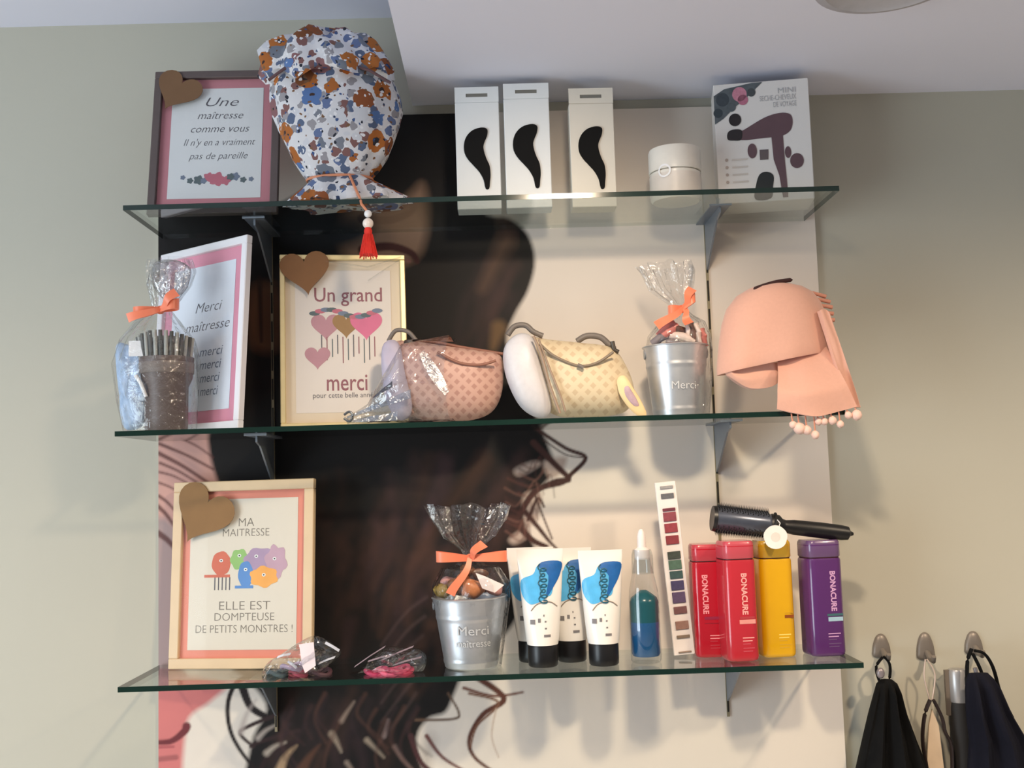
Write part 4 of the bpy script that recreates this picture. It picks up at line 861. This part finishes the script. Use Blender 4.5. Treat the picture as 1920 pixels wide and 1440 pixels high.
# ------------------------------------------------------------------ cream tubes standing on black caps
M_tube = mat('tube_white', (236, 232, 226), .3, var=.02, coat=.2); M_tblue = mat('tube_sky_blue', (84, 176, 228), .35, var=.25, scale=60); M_tdeep = mat('tube_deep_blue', (22, 92, 160), .35, var=.3, scale=80); M_scr = mat('tube_script', (34, 92, 112), .4)
def tube_product(px, Y, pytop, label, yaw=0.0, wpx=86):
    z = ZL; x = onx(px, Y, z); s = S(Y); h = at(px, pytop, Y).z-z
    t = thing('cream_tube', label, 'tube', (x, Y, z), (0, 0, yaw), 'tubes with blue print')
    hc = .034; Rc = .0235; wt = wpx/2*s
    b = MB(); b.lathe([(Rc*.9, 0), (Rc*.98, .002), (Rc, .01), (Rc, hc-.003), (Rc*.96, hc)], 32); cp = b.build('cap', M_black, t, 40)
    for i in range(0): pass
    def sect(u):
        rx = Rc*1.04+(wt-Rc*1.04)*u**.8; ry = Rc*1.04*(1-u)**.75+.0012; return rx, ry
    rings = []
    for u in np.linspace(0, .93, 16): 
        rx, ry = sect(u/.93*1.0); rings.append([(rx*math.cos(a), ry*math.sin(a), hc+(h-hc)*u) for a in [2*math.pi*i/36 for i in range(36)]])
    rings.append([(wt*math.cos(a), .0012*math.sin(a), h) for a in [2*math.pi*i/36 for i in range(36)]])
    b = MB(); b.loft(rings); b.build('body', M_tube, t, 50)
    def surf(p, off=.0006):
        u = min(1, max(0, (p.z-hc)/((h-hc)*.93))); rx, ry = sect(u); c = max(-1, min(1, p.x/rx)); return Vector((p.x, -ry*math.sqrt(max(0, 1-c*c))-off, p.z))
    def patch(pts, M, off, nm):
        bm = bmesh.new(); vs = [bm.verts.new((a, 0, c)) for a, c in (smoothline(pts, 4, True) if len(pts) > 4 else pts)]; bm.faces.new(vs)
        for ax, lim in (('x', np.linspace(-.04, .04, 21)), ('z', np.linspace(0, h, 24))):
            for q in lim: bmesh.ops.bisect_plane(bm, geom=bm.verts[:]+bm.edges[:]+bm.faces[:], plane_co=(q, 0, 0) if ax == 'x' else (0, 0, q), plane_no=(1, 0, 0) if ax == 'x' else (0, 0, 1))
        for v in bm.verts: v.co = surf(v.co, off)
        me = bpy.data.meshes.new(nm); bm.to_mesh(me); bm.free(); me.materials.append(M); o = bpy.data.objects.new(nm, me); COL.objects.link(o); o.parent = t
    hz = lambda f: hc+(h-hc)*f; e = wt*.94
    patch([(-e*.88, hz(.53)), (-e*.55, hz(.43)), (-.1*e, hz(.45)), (.25*e, hz(.5)), (.5*e, hz(.55)), (.6*e, hz(.8)), (-.1*e, hz(.83)), (-.35*e, hz(.74)), (-e*.9, hz(.68))], M_tblue, .0006, 'sky_blue_print')
    patch([(.2*e, hz(.5)), (.62*e, hz(.62)), (.9*e, hz(.74)), (.96*e, hz(.86)), (.2*e, hz(.87)), (-.1*e, hz(.82)), (.35*e, hz(.72))], M_tdeep, .0009, 'deep_blue_print')
    # handwritten mark running up the tube
    pts = [(.08*e+.2*e*math.sin(k*.7)*(.75+.25*math.sin(k*.23)), hz(.44+.38*k/62.)+.0042*math.cos(k*.7)) for k in range(63)]; b = MB()
    sm_ = smoothline(pts, 4); b.tube([surf(Vector((a, 0, c)), .0012) for a, c in sm_], .0011, 5); b.build('script_print', M_scr, t)
    b = MB(); sm_ = smoothline([(-.5*e, hz(.36)), (-.2*e, hz(.43)), (.35*e, hz(.45)), (.7*e, hz(.40))], 6); b.tube([surf(Vector((a, 0, c)), .001) for a, c in sm_], .0007, 5); b.build('swirl_print', mat('swirl_brown', (150, 132, 118), .5), t)
    for (a, c, w_, h_) in ((-.55, .22, .22, .05), (-.2, .24, .12, .04), (.05, .3, .05, .02), (.1, .24, .08, .015), (.1, .17, .09, .015), (.05, .09, .3, .025)):
        patch([(e*(a), hz(c)), (e*(a+w_), hz(c)), (e*(a+w_), hz(c+h_)), (e*a, hz(c+h_))], mat('tube_small_print', (120, 116, 118), .5), .0008, 'small_print')
    return t
tube_product(1019, -.135, 1029, 'white tube with blue print in front, nearest the wrapped bucket')
tube_product(1000, -.085, 1026, 'white tube with blue print half hidden behind the leftmost tube')
tube_product(1073, -.095, 1027, 'white tube with blue print standing behind between two tubes', wpx=84)
tube_product(1133, -.14, 1031, 'white tube with blue print in front, next to the blue spray bottle', wpx=82)

# ------------------------------------------------------------------ blue spray bottle
Y = -.13; x = onx(1212, Y, ZL); s = S(Y); O8 = Vector((x, Y, ZL)); hz = lambda py: at(1212, py, Y).z-ZL
t = thing('spray_bottle', 'clear spray bottle half filled with blue liquid and white nozzle', 'bottle', O8)
R = 28*s
prof = [(R*.9, 0), (R, .004), (R, hz(1125)), (R*.94, hz(1105)), (R*.72, hz(1075)), (R*.55, hz(1055)), (R*.5, hz(1045))]
b = MB(); b.lathe(prof, 36); b.build('shell', film('bottle_shell', (.93, .95, .96), 1.5, .06, 1.3, .03), t, 40)
M_liq = mat('blue_liquid', (28, 88, 138), .25, var=.2, scale=25, coat=.3); M_teal = mat('teal_liquid', (16, 84, 92), .25, var=.2, scale=30)
b = MB(); b.lathe([(R*.86, .010), (R*.95, .014), (R*.95, hz(1165))], 36); b.build('blue_liquid', M_liq, t, 40)
b = MB(); b.lathe([(R*.95, hz(1165)), (R*.95, hz(1128)), (R*.86, hz(1120)), (R*.5, hz(1112)), (R*.2, hz(1106))], 36); b.build('teal_liquid', M_teal, t, 40)
b = MB(); b.lathe([(R*.5, hz(1048)), (R*.5, hz(1030)), (R*.3, hz(1026)), (R*.28, hz(1005)), (R*.2, hz(996)), (R*.1, hz(992))], 24); b.build('nozzle', mat('nozzle_white', (236, 224, 220), .35), t, 40)
b = MB(); b.lathe([(R*.72, hz(1075)), (R*.7, hz(1040)), (R*.6, hz(1030))], 28, cap0=False, cap1=False); b.build('collar', film('clear_collar', (.88, .92, .93), 1.5, .1, 1.2, .08), t, 40)

# ------------------------------------------------------------------ colour swatch strip
Y = -.10; a0 = at(1287, 1243, Y); a1 = at(1250, 908, Y)
ang = math.atan2(a0.x-a1.x, a1.z-a0.z); Lh = math.hypot(a0.x-a1.x, a1.z-ZL)
t = thing('swatch_card', 'tall white strip of dark red, green and violet colour swatches leaning left', 'colour chart', (onx(1284, Y, ZL), Y, ZL+.004), (-.02, -ang, 0))
wS = 39*S(Y)
b = MB(); b.box((-wS/2, 0, 0), (wS/2, .006, Lh)); bevel(b.build('card', mat('swatch_card_white', (234, 226, 222), .4, var=.02), t), .0008, 1)
def sw(py0, py1, c, x0=-.28, x1=.34):
    z0 = Lh*(1245-py1)/337.; z1 = Lh*(1245-py0)/337.; b = MB(); b.box((x0*wS, -.0022, z0), (x1*wS, .0001, z1)); bevel(b.build('swatch', mat('swatch_%d_%d_%d' % c, c, .35, var=.35, scale=200), t), .0006, 1)
for py0, py1, c in ((916, 922, (150, 148, 148)), (931, 941, (104, 104, 108)), (960, 966, (110, 56, 66)), (968, 986, (140, 72, 80)), (990, 1008, (150, 66, 74)), (1014, 1031, (140, 62, 68)), (1045, 1060, (70, 76, 70)), (1062, 1080, (86, 112, 96)), (1083, 1098, (64, 86, 84)),
                    (1102, 1120, (74, 68, 100)), (1124, 1145, (92, 76, 106)), (1152, 1166, (120, 84, 84)), (1180, 1196, (150, 116, 104)), (1207, 1213, (126, 110, 94)), (1238, 1241, (140, 122, 108))):
    sw(py0, py1, c)

# ------------------------------------------------------------------ shampoo bottles
def rrect(wx, wy, r, n=6):
    out = []
    for cx, cy, a0 in ((wx-r, wy-r, 0), (-wx+r, wy-r, 90), (-wx+r, -wy+r, 180), (wx-r, -wy+r, 270)):
        for i in range(n+1):
            a = math.radians(a0+90*i/n); out.append((cx+r*math.cos(a), cy+r*math.sin(a)))
    return out
def shampoo(px, Y, pytop, label, c, capc, yaw, wpx, word, txtc, details, tx=.3):
    x = onx(px, Y, ZL); s = S(Y); h = at(px, pytop, Y).z-ZL; wx = wpx/2*s; wy = .027; r = .012
    t = thing('shampoo_bottle', label, 'bottle', (x, Y, ZL), (0, 0, yaw), 'shampoo bottles')
    sec = rrect(wx, wy, r); nm = 'bottle_%d_%d_%d' % c
    M = mat(nm, c, .22, var=.04, coat=.5, trans=.0, spec=.5); Mc = mat('cap_%d_%d_%d' % capc, capc, .25, var=.05, coat=.4)
    hb = h*.845
    ring = lambda k, z: [(a*k, q*k, z) for a, q in sec]
    b = MB(); b.loft([ring(.9, 0), ring(.97, .002), ring(1, .006), ring(1, hb-.004), ring(.97, hb-.001), ring(.9, hb)]); b.build('body', M, t, 45)
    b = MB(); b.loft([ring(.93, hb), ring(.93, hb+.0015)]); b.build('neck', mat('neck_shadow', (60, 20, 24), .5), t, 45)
    b = MB(); b.loft([ring(.95, hb+.0015), ring(.985, hb+.003), ring(.985, h-.007), ring(.97, h-.003), ring(.9, h)]); b.build('cap', Mc, t, 45)
    b = MB(); b.loft([ring(.99, h-.0085), ring(.99, h-.007)]); b.build('cap_seam', M, t, 45)
    Mt = mat('txt_%d_%d_%d' % txtc, txtc, .4)
    if word: text(word, .0125, Mt, t, (wx*tx, -wy-.0004, h*.56), rotz=-math.pi/2, fit=h*.345, bold=.0004)
    for (x0, z0, x1, z1, cc) in details:
        b = MB(); b.box((x0*wx, -wy-.0004, z0*h), (x1*wx, -wy+.0002, z1*h)); b.build('label_print', mat('lp_%d_%d_%d' % cc, cc, .4), t)
    for k, zz in enumerate((.19, .165, .14, .105, .08)):
        b = MB(); b.box((-.1*wx, -wy-.0003, zz*h), ((.62-.12*(k % 3))*wx, -wy+.0002, (zz+.008)*h)); b.build('label_line', Mt if k < 2 else Mc, t)
    return t
shampoo(1331, -.085, 1019, 'red shampoo bottle nearest the swatch strip', (182, 18, 38), (186, 58, 70), -.02, 58, 'BONACURE', (246, 160, 164), [(-.4, .335, .75, .36, (150, 36, 66)), (-.4, .30, .75, .305, (140, 20, 40))], tx=-.3)
shampoo(1387, -.13, 1013, 'red shampoo bottle beside the yellow bottle', (186, 42, 54), (194, 78, 90), .12, 60, 'BONACURE', (250, 170, 164), [(-.25, .31, .75, .345, (226, 150, 140)), (-.2, .35, .7, .37, (176, 60, 66))], tx=.12)
shampoo(1455, -.105, 1012, 'yellow shampoo bottle under the hair brush', (220, 166, 12), (206, 160, 44), .10, 62, '', (250, 214, 110), [(.3, .335, .85, .36, (140, 70, 20)), (.3, .375, .8, .38, (200, 150, 20))])
shampoo(1545, -.11, 1011, 'purple shampoo bottle at the right end of the shelf', (86, 42, 102), (104, 76, 116), .14, 66, 'BONACURE', (206, 160, 200), [(-.05, .30, .8, .335, (160, 190, 206)), (-.1, .345, .82, .365, (64, 100, 106))])

# ------------------------------------------------------------------ round brush lying on the bottles
Y = -.115; a = at(1338, 972, Y); c = at(1598, 1001, Y); d = (c-a).normalized(); O9 = a
topz = at(1388, 1013, Y).z
t = thing('round_hair_brush', 'black round hair brush lying across the shampoo bottle caps', 'hair brush', O9, (0, math.atan2(-(c-a).z, (c-a).x), 0))
Lb = (c-a).length; s = S(Y)
def xl(prof, n=28): 
    return [[(x_, r_*math.cos(q), r_*math.sin(q)) for q in [2*math.pi*i/n for i in range(n)]] for x_, r_ in prof]
Rb = 27*s
b = MB(); b.loft(xl([(.001, Rb*.72), (.003, Rb*.8), (100*s, Rb*.82), (106*s, Rb*.7)])); b.build('barrel', mat('ceramic_barrel', (96, 102, 116), .28, .6, var=.2, scale=60), t, 40)
b = MB(); b.loft(xl([(-.002, Rb*.55), (-.0025, Rb*.86), (.003, Rb*.9), (.004, Rb*.8)])); b.build('end_ring', M_black, t, 40)
M_br = mat('bristle_black', (20, 19, 22), .5)
b = MB()
for i in range(22):
    for j in range(20):
        th = 2*math.pi*(i+.5*(j % 2))/22; 
        if -2.75 < (th if th < math.pi else th-2*math.pi) < -0.9 and False: continue
        x_ = .006+j*(96*s)/20; u, v = math.cos(th), math.sin(th)
        if u < -.15 and v > -.45 and v < .62: continue
        r0, r1 = Rb*.8, Rb*1.2; wv = .001
        b.add([(x_-wv, r0*u, r0*v), (x_+wv, r0*u, r0*v), (x_, r0*math.cos(th+.03), r0*math.sin(th+.03)), (x_, r1*u, r1*v)], [(0, 1, 3), (1, 2, 3), (2, 0, 3)])
o = b.build('bristles', M_br, t); o['kind'] = 'stuff'
b = MB(); b.loft(xl([(104*s, Rb*.7), (108*s, Rb*.78), (122*s, Rb*.72), (128*s, Rb*.5), (135*s, Rb*.44), (150*s, Rb*.52), (200*s, Rb*.55), (240*s, Rb*.52), (252*s, Rb*.46), (256*s, Rb*.2), (262*s, Rb*.1)])); b.build('handle', mat('handle_black', (18, 17, 18), .42), t, 50)
b = MB(); b.tube([(114*s+.002*math.cos(q), Rb*.8*math.cos(q), Rb*.8*math.sin(q)) for q in [2*math.pi*i/24 for i in range(25)]], .0022, 6); b.build('collar', mat('collar_black', (8, 8, 9), .6), t, 60)
Yt = -.15; ct = at(1454, 1007, Yt); O = Vector((ct.x, Yt, ct.z))
t = thing('price_tag', 'round white price tag hanging from the hair brush over the yellow bottle', 'tag', O)
r_ = 22*S(Yt); b = MB(); b.prism([(r_*math.cos(q)*(1+.03*math.sin(5*q)), r_*math.sin(q)) for q in [2*math.pi*i/28 for i in range(28)]], -.0006, .0006); b.build('disc', mat('tag_white', (240, 232, 226), .5), t)
b = MB(); b.prism([(.0075*math.cos(q), .0075*math.sin(q)) for q in [2*math.pi*i/24 for i in range(24)]], -.0009, -.0005); b.build('tag_print', mat('tag_cream', (228, 214, 204), .5), t)
b = MB(); b.tube([(.006, 0, r_*.8), (.01, .006, r_*1.15), (.008, .014, r_*1.4)], .0008, 6); b.build('thread', M_white, t)

# ------------------------------------------------------------------ cellophane packets lying on the lowest shelf
def packet(label, pts, Y, Tt, name='hair_accessory_packet'):
    px = sum(p[0] for p in pts)/len(pts); O = Vector((onx(px, Y, ZL), Y, ZL)); t = thing(name, label, 'packet', O, group='cellophane packets on the lowest shelf')
    ol = pxpoly(pts, O, Y); ol = [(a, max(c, .0006)) for a, c in ol]; cx = sum(p[0] for p in ol)/len(ol); cz = sum(p[1] for p in ol)/len(ol)
    b = MB(); b.pillow(ol, Tt, cx, cz, rings=10, bulge=lambda X, Z: 1+.9*nz3(X*60, Z*80, 3)); b.build('cellophane', film('packet_film', (.9, .91, .93), 1.5, .08, 1.6, .04, .9, 60), t, 15); return t, O
t, O = packet('crumpled clear packet with a white price tag and pink hair ties', [(492, 1272), (500, 1245), (530, 1225), (560, 1205), (590, 1192), (620, 1205), (640, 1225), (620, 1245), (600, 1262), (570, 1276), (530, 1280)], -.14, .03)
def inpack(px, py, Y, O): p = at(px, py, Y); return (p.x-O.x, Y-O.y, max(.002, p.z-O.z))
M_pt = mat('hair_tie_pink', (190, 84, 104), .6, var=.3, scale=200)
for (px, py, r_, M) in ((560, 1268, .013, M_pt), (548, 1250, .016, mat('hair_tie_lilac', (196, 176, 200), .6)), (520, 1262, .014, mat('hair_tie_slate', (86, 104, 108), .6)), (600, 1262, .016, mat('hair_tie_plum', (74, 46, 54), .6))):
    p = inpack(px, py, -.14, O); b = MB(); b.tube([(p[0]+r_*math.cos(q), p[1]+r_*.8*math.sin(q), p[2]+.003*math.sin(2*q)) for q in [2*math.pi*i/24 for i in range(25)]], .0035, 8); b.build('hair_tie', M, t, 60)
p = [at(*q, -.175)-O for q in [(561, 1208), (588, 1204), (592, 1248), (572, 1262), (566, 1246)]]
b = MB(); b.prism([(v.x, v.z) for v in p], -.0355, -.0345); b.build('price_tag', mat('tag_pinkwhite', (238, 222, 226), .5), t)['label'] = 'white price tag'
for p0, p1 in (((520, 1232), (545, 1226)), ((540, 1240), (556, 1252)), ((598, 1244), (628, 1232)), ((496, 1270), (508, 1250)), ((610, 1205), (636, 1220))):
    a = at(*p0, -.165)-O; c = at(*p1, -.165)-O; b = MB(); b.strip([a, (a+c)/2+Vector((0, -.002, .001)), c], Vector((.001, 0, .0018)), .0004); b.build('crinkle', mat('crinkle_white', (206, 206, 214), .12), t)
t, O = packet('flat clear packet with bright pink hair ties beside the wrapped bucket', [(655, 1274), (680, 1252), (705, 1225), (725, 1212), (760, 1215), (790, 1218), (800, 1238), (790, 1262), (760, 1276), (700, 1280)], -.15, .03)
for (px, py, r_, c) in ((705, 1264, .016, (196, 60, 100)), (730, 1262, .018, (222, 104, 136)), (755, 1262, .015, (176, 44, 78)), (742, 1254, .02, (206, 84, 116)), (715, 1258, .014, (232, 140, 160))):
    p = inpack(px, py, -.155, O); b = MB(); b.tube([(p[0]+r_*math.cos(q), p[1]+r_*.7*math.sin(q), p[2]+.003*math.sin(2*q+px)) for q in [2*math.pi*i/24 for i in range(25)]], .0035, 8); b.build('hair_tie', mat('hair_tie_%d' % px, c, .5, var=.3, scale=200), t, 60)
for p0, p1 in (((665, 1250), (722, 1212)), ((715, 1238), (775, 1212)), ((690, 1240), (740, 1226)), ((740, 1246), (790, 1232))):
    a = at(*p0, -.17)-O; c = at(*p1, -.17)-O; b = MB(); b.strip([a, (a+c)/2+Vector((0, -.002, .001)), c], Vector((.0008, 0, .0014)), .0004); b.build('crinkle', mat('crinkle_mauve', (150, 132, 140), .15), t)

# ------------------------------------------------------------------ wall hooks and hanging aprons
M_hook = mat('hook_grey', (132, 124, 116), .4, .3)
def hook(px, pyt, pyb, label):
    a = at(px, pyb, .01); c = at(px-2, pyt, .01); hgt = c.z-a.z
    t = thing('wall_hook', label, 'hook', (a.x, .01, a.z), group='grey wall hooks')
    ol = [(-.0145, .004), (-.0155, .014), (-.0135, hgt*.6), (-.008, hgt*.9), (0, hgt), (.008, hgt*.9), (.0135, hgt*.6), (.0155, .014), (.0145, .004), (0, 0)]; ol = smoothline(ol, 4, True)
    b = MB(); b.pillow(ol, .007, 0, hgt*.42, y0=-.001, rings=6, back=.1); b.build('back_plate', M_hook, t, 50)
    b = MB(); b.tube([(0, -.006, .014), (0, -.02, .006), (0, -.032, .004), (0, -.036, .012)], [.005, .005, .0045, .004], 10); b.build('prong', M_hook, t, 60); return t
hook(1653, 1188, 1234, 'grey teardrop wall hook holding the black apron'); hook(1736, 1185, 1238, 'grey teardrop wall hook holding the thin lanyard'); hook(1826, 1183, 1228, 'grey teardrop wall hook holding the navy apron')
def cloth(parent, O, rows, M, name='skirt', Yc=-.03, fq=9, seed=0):
    rings = []; n = 44
    for k, (py, xl_, xr_, dep) in enumerate(rows):
        a = at(xl_, py, Yc); c = at(xr_, py, Yc); cx = (a.x+c.x)/2-O.x; hw = (c.x-a.x)/2; z_ = (a.z+c.z)/2-O.z; rr = []
        for i in range(n):
            th = 2*math.pi*i/n; f_ = 1+.45*math.sin(fq*th+seed+.25*k)*min(1, k/2.)+.35*nz3(math.cos(th)*2.5, math.sin(th)*2.5, seed+k*.25)
            rr.append((cx+hw*math.cos(th), Yc-O.y+max(-.06, min(.03, dep*math.sin(th)*f_)), z_))
        rings.append(rr)
    b = MB(); b.loft(rings[::-1]); return b.build(name, M, parent, 60)
M_blk = mat('black_cotton', (13, 13, 14), .9, var=.3, scale=120, spec=.2); M_navy = mat('navy_cotton', (17, 18, 30), .9, var=.25, scale=120, spec=.2)
Oa = Vector((at(1655, 1232, -.03).x, -.03, at(1655, 1232, -.03).z))
t = thing('apron', 'black apron hanging in folds from the first hook beside the panel', 'apron', Oa, group='hanging aprons')
cloth(t, Oa, [(1274, 1650, 1672, .006), (1282, 1644, 1682, .013), (1300, 1640, 1690, .018), (1340, 1630, 1700, .025), (1390, 1618, 1718, .03), (1440, 1606, 1738, .033), (1560, 1580, 1750, .036), (1800, 1560, 1770, .036)], M_blk, seed=1)
b = MB(); q = [at(*p, -.022)-Oa for p in [(1655, 1232), (1643, 1250), (1648, 1275), (1660, 1290), (1668, 1270), (1668, 1245), (1657, 1231)]]
b.tube(smoothline([tuple(v) for v in q], 4), .0042, 6, flat=.5); b.build('neck_loop', M_blk, t, 60)
q = at(1651, 1262, -.045)-Oa; b = MB(); b.pillow([(q.x+.007*math.cos(u), q.z+.009*math.sin(u)) for u in [2*math.pi*i/12 for i in range(12)]], .005, q.x, q.z, y0=q.y, rings=4); b.build('buckle', mat('buckle_lilac', (150, 142, 146), .4, .5), t, 60)
Ob = Vector((at(1738, 1238, -.03).x, -.03, at(1738, 1238, -.03).z))
t = thing('lanyard', 'thin clear cord lanyard ending in dark straps on the middle hook', 'lanyard', Ob)
for pts in ([(1735, 1236), (1733, 1270), (1743, 1312)], [(1738, 1236), (1753, 1265), (1748, 1312)]):
    b = MB(); b.tube(smoothline([tuple(at(*p, -.026)-Ob) for p in pts], 5), .0014, 6); b.build('clear_cord', mat('clear_cord', (206, 186, 172), .3), t, 60)
for pts in ([(1744, 1312), (1734, 1340), (1730, 1390), (1740, 1460), (1742, 1560)], [(1750, 1312), (1766, 1345), (1772, 1372), (1784, 1400), (1786, 1470)]):
    b = MB(); b.tube(smoothline([tuple(at(*p, -.03)-Ob) for p in pts], 5), .006, 8, flat=.4); b.build('dark_strap', mat('strap_brown_black', (40, 26, 24), .7), t, 60)
b = MB(); p = [at(*q, -.026)-Ob for q in [(1748, 1330), (1760, 1360), (1770, 1440), (1775, 1560), (1735, 1560), (1738, 1440), (1742, 1360)]]
b.prism([(v.x, v.z) for v in p], .004, .008); b.build('beige_bib', mat('beige_bib', (206, 184, 158), .7), t)
Oc = Vector((at(1797, 1300, -.012).x, -.012, at(1797, 1560, -.012).z))
t = thing('umbrella', 'slim dark folded umbrella with a silver grey handle by the navy apron', 'umbrella', Oc)
z = lambda py: at(1798, py, -.03).z-Oc.z
b = MB(); b.lathe([(.0145, z(1320)), (.0155, z(1318)), (.0155, z(1262)), (.014, z(1258))], 24); b.build('handle', mat('silver_handle', (186, 184, 184), .35, .5), t, 40)
b = MB(); b.lathe([(.01, z(1600)), (.018, z(1540)), (.018, z(1400)), (.016, z(1330)), (.0145, z(1320))], 20); b.build('folded_canopy', mat('dark_canopy', (38, 36, 36), .7), t, 40)
b = MB(); q = at(1784, 1262, -.03)-Oc; b.box((q.x-.005, -.003, z(1345)), (q.x+.004, .003, z(1259))); b.build('side_clip', mat('clip_brown', (110, 100, 90), .5), t)
Od = Vector((at(1828, 1225, -.03).x, -.03, at(1828, 1225, -.03).z))
t = thing('apron', 'navy blue apron hanging from the hook at the right edge', 'apron', Od, group='hanging aprons')
cloth(t, Od, [(1262, 1816, 1852, .006), (1272, 1812, 1862, .013), (1290, 1810, 1874, .018), (1340, 1812, 1895, .024), (1385, 1818, 1922, .026), (1440, 1815, 1950, .026), (1560, 1806, 1985, .027), (1800, 1800, 2000, .028)], M_navy, seed=4, fq=7, Yc=-.066)
for pts in ([(1822, 1216), (1814, 1240), (1813, 1285)], [(1828, 1220), (1846, 1226), (1862, 1252), (1876, 1300), (1898, 1345)], [(1824, 1226), (1836, 1250), (1848, 1280)]):
    b = MB(); b.tube(smoothline([tuple(at(*p, -.045)-Od) for p in pts], 5), .005, 8, flat=.5); b.build('neck_loop', M_blk, t, 60)
for (p0, p1) in (((1828, 1252), (1834, 1275)), ((1848, 1262), (1850, 1276))):
    a = at(*p0, -.045)-Od; c = at(*p1, -.045)-Od; b = MB(); b.tube([a, c], .0035, 6); b.build('buckle', mat('buckle_silver', (164, 160, 166), .3, .6), t, 60)
